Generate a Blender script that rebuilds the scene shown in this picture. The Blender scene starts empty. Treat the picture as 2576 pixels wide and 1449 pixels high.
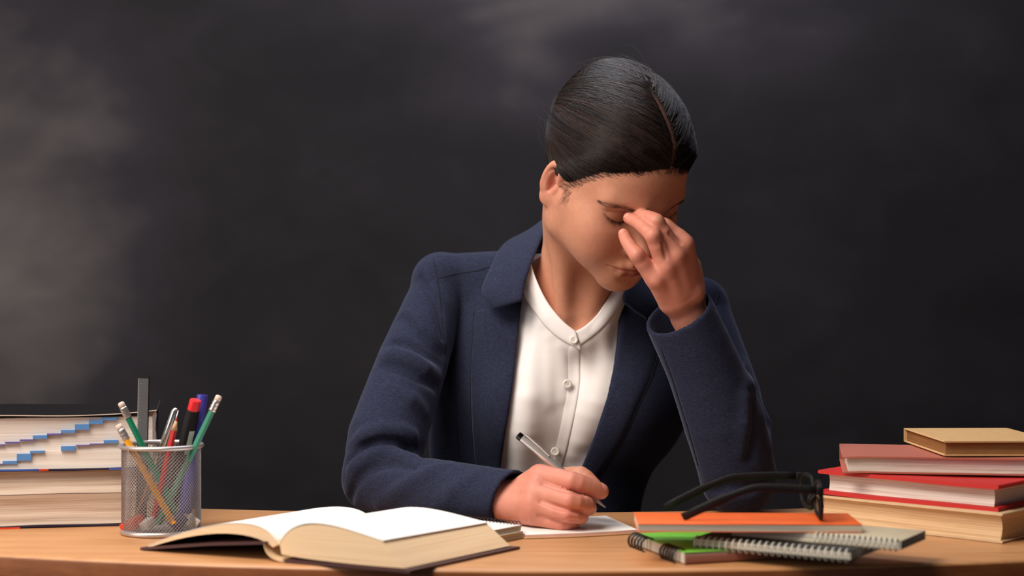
import bpy, bmesh, math, random
import numpy as np
from mathutils import Vector, Matrix
random.seed(7)
rng = np.random.default_rng(11)
C = bpy.context.scene.collection
SC = bpy.context.scene

# ---------------------------------------------------------------- camera, world, lights, exposure
F = 4100.0                 # focal length in pixels of the 2576 x 1449 frame
CAM_Z = 1.015
DESK = 0.75
cam_data = bpy.data.cameras.new('camera')
cam_data.sensor_width = 36.0
cam_data.lens = 36.0 * F / 2576.0
cam_data.clip_start = 0.05
cam_data.dof.use_dof = True
cam_data.dof.focus_distance = 1.88
cam_data.dof.aperture_fstop = 3.4
cam = bpy.data.objects.new('camera', cam_data)
C.objects.link(cam)
cam.location = (0, 0, CAM_Z)
cam.rotation_euler = (math.pi / 2, 0, 0)
SC.camera = cam

w = bpy.data.worlds.new('room_light')
SC.world = w
w.use_nodes = True
w.node_tree.nodes['Background'].inputs[0].default_value = (0.75, 0.82, 1.0, 1)
w.node_tree.nodes['Background'].inputs[1].default_value = 0.09


def area(name, loc, target, size, power, col, size_y=None, spread=None):
    l = bpy.data.lights.new(name, 'AREA')
    l.energy = power
    l.color = col
    l.shape = 'RECTANGLE'
    l.size = size
    l.size_y = size_y or size
    if spread:
        l.spread = spread
    o = bpy.data.objects.new(name, l)
    C.objects.link(o)
    o.location = loc
    d = Vector(target) - Vector(loc)
    o.rotation_euler = d.to_track_quat('-Z', 'Y').to_euler()
    return o


area('ceiling_softbox', (-0.95, 1.05, 2.30), (0.0, 1.8, 0.85), 0.9, 34, (1.0, 0.91, 0.82))
area('overhead_lamp', (-0.2, 2.45, 2.55), (0.05, 1.95, 0.95), 0.9, 13, (0.86, 0.91, 1.0))
area('desk_fill', (-0.35, 1.05, 1.75), (-0.05, 1.68, 0.75), 0.35, 3.2, (1.0, 0.88, 0.76))  # added fill over the open book and hand, no desk lamp stands here
area('left_fill', (-2.0, 0.7, 1.45), (0.0, 1.95, 0.95), 1.3, 17, (1.0, 0.93, 0.88))  # added fill from the left for face and pen, no window there
area('board_light', (-1.75, 2.35, 1.35), (-1.15, 3.2, 1.25), 0.6, 3.0, (1.0, 0.92, 0.86))
area('board_top_light', (0.3, 2.5, 2.5), (0.25, 3.2, 1.65), 0.7, 12.0, (0.82, 0.84, 1.0))

SC.view_settings.view_transform = 'Standard'
SC.view_settings.look = 'None'
SC.view_settings.exposure = 0.15
SC.view_settings.gamma = 1.0
SC.view_settings.use_curve_mapping = False


# ---------------------------------------------------------------- helpers
def P3(px, py, Y):
    """point at distance Y seen at a pixel"""
    return np.array([(px - 1288.0) * Y / F, Y, CAM_Z - (py - 724.5) * Y / F])


def srgb(r, g, b):
    return tuple(((c / 255) / 12.92 if c / 255 <= 0.04045 else ((c / 255 + 0.055) / 1.055) ** 2.4) for c in (r, g, b)) + (1,)


def tag(o, label=None, cat=None, group=None, kind=None):
    if label: o['label'] = label
    if cat: o['category'] = cat
    if group: o['group'] = group
    if kind: o['kind'] = kind
    return o


def empty(name, loc, rz=0.0, label=None, cat=None, group=None):
    o = bpy.data.objects.new(name, None)
    C.objects.link(o)
    o.location = loc
    o.rotation_euler = (0, 0, rz)
    o.empty_display_size = 0.02
    return tag(o, label, cat, group)


def link(name, me, mat=None, parent=None, smooth=True):
    o = bpy.data.objects.new(name, me)
    C.objects.link(o)
    if mat is not None:
        for m in (mat if isinstance(mat, (list, tuple)) else [mat]):
            me.materials.append(m)
    if smooth:
        me.polygons.foreach_set('use_smooth', [True] * len(me.polygons))
    if parent is not None:
        o.parent = parent
    return o


def mesh_np(name, V, faces):
    me = bpy.data.meshes.new(name)
    if isinstance(faces, np.ndarray):
        n, k = faces.shape
        me.vertices.add(len(V))
        me.vertices.foreach_set('co', np.asarray(V, dtype=np.float32).ravel())
        me.loops.add(n * k)
        me.loops.foreach_set('vertex_index', faces.astype(np.int32).ravel())
        me.polygons.add(n)
        me.polygons.foreach_set('loop_start', np.arange(0, n * k, k, dtype=np.int32))
        me.update(calc_edges=True)
        me.validate()
    else:
        me.from_pydata([tuple(v) for v in V], [], faces)
        me.update()
    return me


class MB:
    """collects shapes into one mesh"""
    def __init__(self):
        self.bm = bmesh.new()

    def box(self, c, s, bev=0.0, rot=None, seg=2):
        r = bmesh.ops.create_cube(self.bm, size=1.0)
        vs = r['verts']
        bmesh.ops.scale(self.bm, vec=s, verts=vs)
        if bev:
            es = list({e for v in vs for e in v.link_edges})
            rr = bmesh.ops.bevel(self.bm, geom=es, offset=bev, segments=seg, affect='EDGES', profile=0.5)
            vs = list({v for f in rr['faces'] for v in f.verts} | {v for v in vs if v.is_valid})
        if rot is not None:
            bmesh.ops.rotate(self.bm, cent=(0, 0, 0), matrix=rot, verts=vs)
        bmesh.ops.translate(self.bm, vec=c, verts=vs)
        return vs

    def tube(self, pts, r, n=10, caps=True, closed=False):
        """round tube along points; r number or list"""
        pts = [Vector(p) for p in pts]
        m = len(pts)
        rs = r if isinstance(r, (list, tuple)) else [r] * m
        rings = []
        up = None
        for i, p in enumerate(pts):
            a = pts[i - 1] if (i > 0 or closed) else pts[i]
            b = pts[(i + 1) % m] if (i < m - 1 or closed) else pts[i]
            t = (b - a).normalized()
            if up is None:
                up = t.orthogonal().normalized()
            up = (up - t * up.dot(t))
            up = up.normalized() if up.length > 1e-9 else t.orthogonal().normalized()
            s = t.cross(up)
            rings.append([self.bm.verts.new(p + (up * math.cos(k * 2 * math.pi / n) + s * math.sin(k * 2 * math.pi / n)) * rs[i]) for k in range(n)])
        for i in range(m if closed else m - 1):
            A, B = rings[i], rings[(i + 1) % m]
            for k in range(n):
                self.bm.faces.new((A[k], A[(k + 1) % n], B[(k + 1) % n], B[k]))
        if caps and not closed:
            self.bm.faces.new(rings[0][::-1])
            self.bm.faces.new(rings[-1])
        return self

    def lathe(self, prof, n=32, closed=False):
        """profile [(r, z)] around Z"""
        rings = [[self.bm.verts.new((r * math.cos(k * 2 * math.pi / n), r * math.sin(k * 2 * math.pi / n), z)) for k in range(n)] if r > 1e-6
                 else [self.bm.verts.new((0, 0, z))] for r, z in prof]
        m = len(rings)
        for i in range(m if closed else m - 1):
            A, B = rings[i], rings[(i + 1) % m]
            for k in range(n):
                k2 = (k + 1) % n
                if len(A) == 1 and len(B) == 1: continue
                if len(A) == 1: self.bm.faces.new((A[0], B[k2], B[k]))
                elif len(B) == 1: self.bm.faces.new((A[k], A[k2], B[0]))
                else: self.bm.faces.new((A[k], A[k2], B[k2], B[k]))
        return self

    def grid(self, G, thick=None):
        """G: array (n, m, 3) of points"""
        n, m = len(G), len(G[0])
        vs = [[self.bm.verts.new(tuple(G[i][j])) for j in range(m)] for i in range(n)]
        for i in range(n - 1):
            for j in range(m - 1):
                self.bm.faces.new((vs[i][j], vs[i + 1][j], vs[i + 1][j + 1], vs[i][j + 1]))
        return vs

    def prism(self, prof, y0, y1, ny=1, fn=None):
        """closed profile [(x, z)] extruded along y from y0 to y1; fn(x, y, z) may bend it"""
        k = len(prof)
        rows = []
        for j in range(ny + 1):
            y = y0 + (y1 - y0) * j / ny
            rows.append([self.bm.verts.new(fn(x, y, z) if fn else (x, y, z)) for x, z in prof])
        for j in range(ny):
            for i in range(k):
                self.bm.faces.new((rows[j][i], rows[j][(i + 1) % k], rows[j + 1][(i + 1) % k], rows[j + 1][i]))
        self.bm.faces.new(rows[0][::-1])
        self.bm.faces.new(rows[-1])
        return self

    def xf(self, M):
        bmesh.ops.transform(self.bm, matrix=M, verts=self.bm.verts)
        return self

    def build(self, name, mat, parent=None, smooth=True, sharp=None):
        bmesh.ops.recalc_face_normals(self.bm, faces=self.bm.faces)
        me = bpy.data.meshes.new(name)
        self.bm.to_mesh(me)
        self.bm.free()
        o = link(name, me, mat, parent, smooth)
        if sharp is not None:
            try:
                me.set_sharp_from_angle(angle=math.radians(sharp))
            except Exception:
                pass
        return o


def aim(a, b):
    """matrix that takes +Z to b-a and the origin to a"""
    a, b = Vector(a), Vector(b)
    return Matrix.Translation(a) @ (b - a).to_track_quat('Z', 'Y').to_matrix().to_4x4()


# ---------------------------------------------------------------- materials
def new_mat(name):
    m = bpy.data.materials.new(name)
    m.use_nodes = True
    nt = m.node_tree
    b = nt.nodes['Principled BSDF']
    return m, nt, b


def N(nt, t, **kw):
    n = nt.nodes.new(t)
    for k, v in kw.items():
        if k.startswith('i_'):
            key = k[2:]
            key = int(key) if key.isdigit() else key.replace('_', ' ')
            n.inputs[key].default_value = v
        else:
            setattr(n, k, v)
    return n


def ramp(nt, stops):
    r = nt.nodes.new('ShaderNodeValToRGB')
    e = r.color_ramp.elements
    while len(e) < len(stops):
        e.new(0.5)
    for i, (p, c) in enumerate(stops):
        e[i].position = p
        e[i].color = c
    return r


def flat(name, col, rough=0.5, metal=0.0, noise=0.06, scale=60.0, bump=0.0, spec=0.5, stretch=None):
    """plain colour with a slight procedural mottling and relief"""
    m, nt, b = new_mat(name)
    tc = N(nt, 'ShaderNodeTexCoord')
    mp = N(nt, 'ShaderNodeMapping')
    if stretch: mp.inputs['Scale'].default_value = stretch
    nt.links.new(tc.outputs['Object'], mp.inputs[0])
    nz = N(nt, 'ShaderNodeTexNoise', i_Scale=scale, i_Detail=5.0)
    nt.links.new(mp.outputs[0], nz.inputs['Vector'])
    lo = tuple(c * (1 - noise) for c in col[:3]) + (1,)
    hi = tuple(min(1, c * (1 + noise)) for c in col[:3]) + (1,)
    r = ramp(nt, [(0.3, lo), (0.7, hi)])
    nt.links.new(nz.outputs['Fac'], r.inputs[0])
    nt.links.new(r.outputs[0], b.inputs['Base Color'])
    b.inputs['Roughness'].default_value = rough
    b.inputs['Metallic'].default_value = metal
    b.inputs['Specular IOR Level'].default_value = spec
    if bump:
        bp = N(nt, 'ShaderNodeBump', i_Strength=bump, i_Distance=0.001)
        nt.links.new(nz.outputs['Fac'], bp.inputs['Height'])
        nt.links.new(bp.outputs[0], b.inputs['Normal'])
    return m


def page_mat(name, col, dark, axis_scale=(4, 4, 900), contrast=0.5):
    """stacked page edges: thin uneven layers along the object's z"""
    m, nt, b = new_mat(name)
    tc = N(nt, 'ShaderNodeTexCoord')
    mp = N(nt, 'ShaderNodeMapping')
    mp.inputs['Scale'].default_value = axis_scale
    nt.links.new(tc.outputs['Object'], mp.inputs[0])
    nz = N(nt, 'ShaderNodeTexNoise', i_Scale=1.0, i_Detail=4.0, i_Roughness=0.7)
    nt.links.new(mp.outputs[0], nz.inputs['Vector'])
    r = ramp(nt, [(0.5 - contrast * 0.5, dark), (0.55, col)])
    nt.links.new(nz.outputs['Fac'], r.inputs[0])
    nt.links.new(r.outputs[0], b.inputs['Base Color'])
    b.inputs['Roughness'].default_value = 0.85
    b.inputs['Specular IOR Level'].default_value = 0.2
    bp = N(nt, 'ShaderNodeBump', i_Strength=0.35, i_Distance=0.0008)
    nt.links.new(nz.outputs['Fac'], bp.inputs['Height'])
    nt.links.new(bp.outputs[0], b.inputs['Normal'])
    return m


def wood_mat(name, c0, c1, rough):
    m, nt, b = new_mat(name)
    tc = N(nt, 'ShaderNodeTexCoord')
    mp = N(nt, 'ShaderNodeMapping')
    mp.inputs['Scale'].default_value = (3.0, 60.0, 60.0)
    nt.links.new(tc.outputs['Object'], mp.inputs[0])
    nz = N(nt, 'ShaderNodeTexNoise', i_Scale=2.2, i_Detail=7.0, i_Roughness=0.65, i_Distortion=0.4)
    nt.links.new(mp.outputs[0], nz.inputs['Vector'])
    r = ramp(nt, [(0.30, c0), (0.72, c1)])
    nt.links.new(nz.outputs['Fac'], r.inputs[0])
    nt.links.new(r.outputs[0], b.inputs['Base Color'])
    b.inputs['Roughness'].default_value = rough
    bp = N(nt, 'ShaderNodeBump', i_Strength=0.12, i_Distance=0.0006)
    nt.links.new(nz.outputs['Fac'], bp.inputs['Height'])
    nt.links.new(bp.outputs[0], b.inputs['Normal'])
    return m


M = {}
M['wood'] = wood_mat('desk_wood', srgb(178, 122, 76), srgb(210, 156, 106), 0.42)
M['wood_edge'] = wood_mat('desk_edge_wood', srgb(120, 64, 28), srgb(146, 84, 42), 0.45)
M['dark_panel'] = flat('dark_panel', srgb(28, 20, 16), 0.6)
M['floor'] = flat('floor_vinyl', srgb(70, 62, 56), 0.6, scale=8)
M['wall'] = flat('wall_plaster', srgb(96, 92, 88), 0.9, scale=20, bump=0.2)
M['frame_wood'] = wood_mat('board_frame_wood', srgb(90, 60, 36), srgb(120, 84, 52), 0.5)
M['paper'] = flat('white_paper', srgb(244, 240, 234), 0.8, noise=0.015, spec=0.2)
M['pages_white'] = page_mat('white_page_edges', srgb(232, 222, 212), srgb(176, 152, 132))
M['pages_cream'] = page_mat('cream_page_edges', srgb(226, 192, 150), srgb(176, 132, 90))
M['pages_open'] = page_mat('open_book_page_edges', srgb(244, 212, 172), srgb(218, 178, 136), contrast=0.7)
M['pages_tan'] = page_mat('tan_page_edges', srgb(214, 196, 178), srgb(168, 134, 108), axis_scale=(3, 3, 260))
M['pages_brown'] = page_mat('aged_page_edges', srgb(150, 104, 62), srgb(96, 60, 34))
M['pages_grey'] = page_mat('grey_page_edges', srgb(206, 198, 182), srgb(140, 128, 112), axis_scale=(4, 4, 1500))
M['red_cover'] = flat('red_cloth_cover', srgb(196, 32, 28), 0.55, bump=0.2, scale=900)
M['terracotta'] = flat('terracotta_cover', srgb(176, 100, 80), 0.6, bump=0.15, scale=500)
M['kraft'] = flat('kraft_board_cover', srgb(206, 164, 110), 0.75, noise=0.08, scale=140, bump=0.2)
M['cream_cover'] = flat('cream_cover', srgb(222, 190, 148), 0.6)
M['navy_cover'] = flat('navy_cover', srgb(26, 24, 50), 0.35)
M['blue_print'] = flat('blue_print', srgb(60, 92, 176), 0.4)
M['blue_tab'] = flat('blue_thumb_index', srgb(84, 136, 196), 0.7)
M['violet_tab'] = flat('violet_thumb_index', srgb(96, 92, 160), 0.7)
M['red_print'] = flat('red_print', srgb(214, 66, 40), 0.4)
M['maroon_cover'] = flat('maroon_cover', srgb(70, 38, 38), 0.5, bump=0.2, scale=700)
M['black_plastic'] = flat('black_plastic', srgb(24, 21, 21), 0.55, spec=0.18)
M['black_wire'] = flat('black_wire', srgb(22, 22, 24), 0.3)
M['white_wire'] = flat('white_wire', srgb(226, 222, 208), 0.35)
M['orange_cover'] = flat('orange_cover', srgb(240, 104, 36), 0.5)
M['green_cover'] = flat('lime_green_cover', srgb(112, 190, 62), 0.5)
M['dark_cover'] = flat('dark_notebook_cover', srgb(34, 30, 30), 0.45)
M['dark_matte'] = flat('matte_black_board', srgb(20, 17, 19), 0.9, spec=0.1)
M['tan_cover'] = flat('tan_notebook_cover', srgb(196, 180, 150), 0.6)
M['steel'] = flat('brushed_steel', srgb(214, 210, 206), 0.22, metal=1.0, noise=0.03, stretch=(40, 40, 1))
M['mesh_wire'] = flat('grey_mesh_wire', srgb(158, 149, 146), 0.42, metal=0.6, noise=0.03)
M['pen_steel'] = flat('satin_steel', srgb(226, 220, 216), 0.30, metal=0.72, noise=0.02)
M['silver_wire'] = flat('silver_painted_wire', srgb(196, 190, 188), 0.38, metal=0.75, noise=0.03)
M['chrome_dark'] = flat('dark_chrome', srgb(90, 84, 82), 0.2, metal=1.0)
M['green_paint'] = flat('green_pencil_paint', srgb(22, 124, 92), 0.35)
M['yellow_paint'] = flat('yellow_pencil_paint', srgb(238, 160, 32), 0.35)
M['red_paint'] = flat('red_pencil_paint', srgb(190, 30, 28), 0.35)
M['eraser'] = flat('white_eraser', srgb(226, 200, 188), 0.85)
M['ferrule'] = flat('crimped_aluminium', srgb(214, 206, 202), 0.3, metal=0.9)
M['bare_wood'] = flat('sharpened_wood', srgb(216, 166, 126), 0.7)
M['red_plastic'] = flat('red_plastic', srgb(224, 36, 44), 0.35)
M['blue_plastic'] = flat('blue_plastic', srgb(62, 58, 146), 0.35)
M['ruler'] = flat('grey_ruler_plastic', srgb(124, 126, 128), 0.35)
M['pink_edge'] = flat('pale_pink_page_edge', srgb(232, 190, 180), 0.8)
M['rubber_white'] = flat('eraser_block_white', srgb(226, 216, 206), 0.8)
M['rubber_blue'] = flat('eraser_sleeve_blue', srgb(54, 50, 110), 0.5)
M['label_white'] = flat('pale_print', srgb(176, 196, 184), 0.5)
# ---------------------------------------------------------------- room shell
def slab(name, c, s, mat, kind=None, parent=None, bev=0.0):
    b = MB(); b.box((0, 0, 0), s, bev)
    o = b.build(name, mat, parent, smooth=False)
    o.location = c
    if kind: o['kind'] = kind
    return o


slab('floor', (0, 1.5, -0.05), (6.4, 5.2, 0.1), M['floor'], 'structure')
slab('wall_back', (0, 3.32, 1.45), (6.4, 0.1, 2.9), M['wall'], 'structure')
slab('wall_left', (-3.25, 1.0, 1.45), (0.1, 4.7, 2.9), M['wall'], 'structure')
slab('wall_right', (3.25, 1.0, 1.45), (0.1, 4.7, 2.9), M['wall'], 'structure')
slab('ceiling', (0, 1.0, 2.95), (6.6, 4.7, 0.1), M['wall'], 'structure')
slab('baseboard_back', (0, 3.26, 0.05), (6.4, 0.02, 0.1), M['frame_wood'], 'structure')

# chalkboard, with its own smeared chalk dust
m, nt, b = new_mat('chalkboard_slate')
tc = N(nt, 'ShaderNodeTexCoord')


def cloud(scale, stretch, lo, hi, rot=0.0, detail=6.0, off=(0, 0, 0)):
    mp = N(nt, 'ShaderNodeMapping')
    mp.inputs['Scale'].default_value = stretch
    mp.inputs['Rotation'].default_value = (0, rot, 0)
    mp.inputs['Location'].default_value = off
    nt.links.new(tc.outputs['Object'], mp.inputs[0])
    z = N(nt, 'ShaderNodeTexNoise', i_Scale=scale, i_Detail=detail, i_Roughness=0.55, i_Distortion=0.6)
    nt.links.new(mp.outputs[0], z.inputs['Vector'])
    r = N(nt, 'ShaderNodeMapRange', i_From_Min=lo, i_From_Max=hi)
    r.interpolation_type = 'SMOOTHSTEP'
    nt.links.new(z.outputs['Fac'], r.inputs['Value'])
    return r.outputs[0]


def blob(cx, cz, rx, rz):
    """soft paler patch of the board: centre and radii in board metres"""
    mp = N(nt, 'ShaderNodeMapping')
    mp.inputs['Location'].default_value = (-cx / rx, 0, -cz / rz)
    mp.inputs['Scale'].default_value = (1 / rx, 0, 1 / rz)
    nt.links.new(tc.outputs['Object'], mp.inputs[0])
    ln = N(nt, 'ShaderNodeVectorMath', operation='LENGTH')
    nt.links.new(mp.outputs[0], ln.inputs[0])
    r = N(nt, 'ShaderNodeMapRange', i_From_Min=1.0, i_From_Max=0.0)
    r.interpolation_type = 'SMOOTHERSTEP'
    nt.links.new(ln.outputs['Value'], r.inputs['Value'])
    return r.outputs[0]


def mul(a, bb, k=None):
    x = N(nt, 'ShaderNodeMath', operation='MULTIPLY')
    nt.links.new(a, x.inputs[0])
    if k is None: nt.links.new(bb, x.inputs[1])
    else: x.inputs[1].default_value = k
    return x.outputs[0]


def add(a, bb):
    x = N(nt, 'ShaderNodeMath', operation='ADD')
    nt.links.new(a, x.inputs[0]); nt.links.new(bb, x.inputs[1])
    return x.outputs[0]


swirl = cloud(2.6, (1, 1, 1.6), 0.25, 0.80, 0.5, 3.0)
wipe = cloud(1.5, (1.0, 1, 2.2), 0.28, 0.85, -0.2, 2.5, (3.1, 0, 1.7))
dust = cloud(7.0, (1, 1, 1.3), 0.35, 0.8, 0.2, 8.0)
grain = cloud(420.0, (1, 1, 1), 0.2, 0.8, 0, 2.0)
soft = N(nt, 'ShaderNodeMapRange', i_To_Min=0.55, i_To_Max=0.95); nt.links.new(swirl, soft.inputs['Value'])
left_patch = mul(blob(-1.06, -0.15, 0.60, 0.95), soft.outputs[0])  # broad paler patch at the left of the board
top = mul(blob(0.25, 0.42, 0.95, 0.45), wipe)
patch = mul(blob(-0.02, 0.20, 0.26, 0.26), wipe)
total = add(add(mul(left_patch, None, 0.55), mul(top, None, 0.45)), add(mul(patch, None, 0.25), add(mul(dust, None, 0.07), mul(wipe, None, 0.10))))
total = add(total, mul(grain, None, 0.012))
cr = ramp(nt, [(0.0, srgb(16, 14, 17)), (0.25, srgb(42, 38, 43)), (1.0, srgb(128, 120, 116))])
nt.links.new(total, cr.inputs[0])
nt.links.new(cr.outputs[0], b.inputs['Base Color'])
b.inputs['Roughness'].default_value = 0.8
b.inputs['Specular IOR Level'].default_value = 0.25
M['slate'] = m

cb = empty('chalkboard', (0, 3.2, 1.25), 0, 'black chalkboard with smeared chalk dust covering the wall behind the woman', 'chalkboard')
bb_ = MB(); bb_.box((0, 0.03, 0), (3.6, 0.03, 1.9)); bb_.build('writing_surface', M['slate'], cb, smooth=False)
for nm, c, s in (('frame_rail', (0, 0.02, 0.975), (3.7, 0.06, 0.05)), ('frame_rail', (0, 0.02, -0.975), (3.7, 0.06, 0.05)),
                 ('frame_stile', (-1.825, 0.02, 0), (0.05, 0.06, 1.9)), ('frame_stile', (1.825, 0.02, 0), (0.05, 0.06, 1.9))):
    q = MB(); q.box(c, s, 0.006); q.build(nm, M['frame_wood'], cb)


# ---------------------------------------------------------------- desk
def y_near(x): return 1.534 + (x - 0.05) ** 2 / 3.5
def y_far(x): return 1.925 + (x + 0.02) ** 2 / 3.4


desk = empty('desk', (0, 1.74, 0), 0, 'wooden teacher desk with a curved front edge and a light wood top', 'desk')
T = 0.022
prof = [(T - T, 1), ]
mb = MB()
xs = np.linspace(-1.0, 1.0, 61)
top_rows, bot_rows = [], []
sec = []
for x in xs:
    a, c = y_near(x), y_far(x)
    r = 0.005
    pts = []
    for k in range(5):      # rounded near upper edge
        t = math.pi / 2 * k / 4
        pts.append((a + r - r * math.cos(t), DESK - r + r * math.sin(t)))
    for k in range(5):
        t = math.pi / 2 * k / 4
        pts.append((c - r + r * math.sin(t), DESK - r + r * math.cos(t)))
    pts += [(c, DESK - T), (a, DESK - T)]
    sec.append([mb.bm.verts.new((x, y - 1.74, z)) for y, z in pts])
K = len(sec[0])
edge_faces = []
for i in range(len(xs) - 1):
    for k in range(K):
        f = mb.bm.faces.new((sec[i][k], sec[i + 1][k], sec[i + 1][(k + 1) % K], sec[i][(k + 1) % K]))
        if k in (K - 1, 0): f.material_index = 1
mb.bm.faces.new(sec[0]); mb.bm.faces.new(sec[-1][::-1])
mb.build('tabletop', [M['wood'], M['wood_edge']], desk, sharp=50)
mb = MB(); mb.box((0, -0.13, 0.42), (1.7, 0.02, 0.60), 0.003); mb.build('modesty_panel', M['dark_panel'], desk)
mb = MB()
for sx in (-1, 1):
    q = MB(); q.box((sx * 0.86, 0.04, (DESK - T) / 2), (0.025, 0.34, DESK - T), 0.003); q.build('side_panel', M['dark_panel'], desk)
mb.bm.free()


# ---------------------------------------------------------------- books
def book(name, corner, rz, W, D, H, page, cover, label, cover_t=0.003, over=0.004, spine='back', group=None, bulge=0.0, droop=0.0, wavy=0.0, seed=0, slump=0.0):
    """lying book: origin at its near corner, x = along its near edge, y = away.
    spine: which side the spine is ('back', 'right', 'left')"""
    r = random.Random(seed)
    t = empty(name, corner, rz, label, 'book', group)
    ct = cover_t

    def bend(x, y, z):
        e = 0.0
        if droop:
            e = -droop * max(0.0, -(x - 0.02) / 0.03) ** 1.0
        return (x, y, z + e + wavy * math.sin(x * 38 + z * 90 + seed) * 0.5 + wavy * math.sin(x * 17 + seed))

    # pages
    q = MB()
    n, k = 30, 10
    xs_ = np.linspace(over, W - over, n)
    zs_ = np.linspace(ct, H - ct, k)
    ring = []
    for z in zs_:
        f = (z - ct) / (H - 2 * ct)
        b_ = bulge * math.sin(math.pi * f) + slump * f
        y0, y1 = over + b_, D - over
        row = [(x, y0 + r.uniform(-1, 1) * 0.00025, z) for x in xs_] + [(W - over - b_ * 0.4 + r.uniform(-1, 1) * 0.0003, y, z) for y in np.linspace(y0, y1, 8)[1:]] + \
              [(x, y1, z) for x in xs_[::-1][1:]] + [(over + b_ * 0.4 + r.uniform(-1, 1) * 0.0003, y, z) for y in np.linspace(y1, y0, 8)[1:-1]]
        ring.append([q.bm.verts.new(bend(*p)) for p in row])
    m_ = len(ring[0])
    for i in range(k - 1):
        for j in range(m_):
            q.bm.faces.new((ring[i][j], ring[i][(j + 1) % m_], ring[i + 1][(j + 1) % m_], ring[i + 1][j]))
    q.bm.faces.new(ring[0][::-1]); q.bm.faces.new(ring[-1])
    q.build('page_block', page, t, sharp=40)
    # boards
    for nm, z0 in (('bottom_board', 0.0), ('top_board', H - ct)):
        q = MB()
        prof = [(0, z0 + ct * 0.25), (ct * 0.3, z0), (W - ct * 0.3, z0), (W, z0 + ct * 0.25), (W, z0 + ct * 0.75), (W - ct * 0.3, z0 + ct), (ct * 0.3, z0 + ct), (0, z0 + ct * 0.75)]
        # subdivide along x so that it can bend
        lo = [(x, z0) for x in np.linspace(ct * 0.3, W - ct * 0.3, 24)]
        hi = [(x, z0 + ct) for x in np.linspace(W - ct * 0.3, ct * 0.3, 24)]
        prof = [(0, z0 + ct * 0.3)] + lo + [(W, z0 + ct * 0.3), (W, z0 + ct * 0.7)] + hi + [(0, z0 + ct * 0.7)]
        q.prism(prof, 0, D, 6, bend)
        q.build(nm, cover, t, sharp=40)
    # spine
    q = MB()
    if spine == 'back':
        q.box((W / 2, D + ct / 2, H / 2), (W, ct, H), ct * 0.4)
    elif spine == 'right':
        q.box((W + ct / 2, D / 2, H / 2), (ct, D, H), ct * 0.4)
    else:
        q.box((-ct / 2, D / 2, H / 2), (ct, D, H), ct * 0.4)
    q.build('spine', cover, t)
    return t


def on_desk(px, py, h=0.0):
    z = DESK + h
    Y = F * (CAM_Z - z) / (py - 724.5)
    return Vector(((px - 1288) * Y / F, Y, z))


# right stack, from the bottom up.  Each: right/near corner, its near long edge runs back to the left
def stack_book(name, near, rz, W, D, H, *a, **kw):
    """like book() but the given corner is the near RIGHT corner (x runs to it)"""
    c = Vector(near) - Matrix.Rotation(rz, 3, 'Z') @ Vector((W, 0, 0))
    return book(name, c, rz, W, D, H, *a, **kw)


stack_book('book', (0.508, 1.688, 0.7505), math.radians(-43), 0.224, 0.15, 0.0305, M['pages_cream'], M['cream_cover'],
           'thick cream book with yellowed pages at the bottom of the right stack', cover_t=0.0022, bulge=0.004, seed=1)
stack_book('book', (0.508, 1.702, 0.7815), math.radians(-41.5), 0.216, 0.15, 0.0275, M['pages_white'], M['red_cover'],
           'red clothbound book with white pages, second from the bottom of the right stack', cover_t=0.0042, over=0.009, bulge=0.002, seed=2, wavy=0.0006)
book('book', (0.366, 1.805, 0.8108), math.radians(-10), 0.21, 0.14, 0.0185, M['pages_white'], M['terracotta'],
     'terracotta brown book with white pages under the tan book of the right stack', cover_t=0.0016, over=0.006, seed=3, droop=0.002, wavy=0.0004)
book('book', (0.474, 1.788, 0.8306), math.radians(1.5), 0.125, 0.165, 0.0165, M['pages_brown'], M['kraft'],
     'small tan board book with browned pages topmost of the right stack', cover_t=0.0017, over=0.003, bulge=0.001, seed=4)


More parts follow.
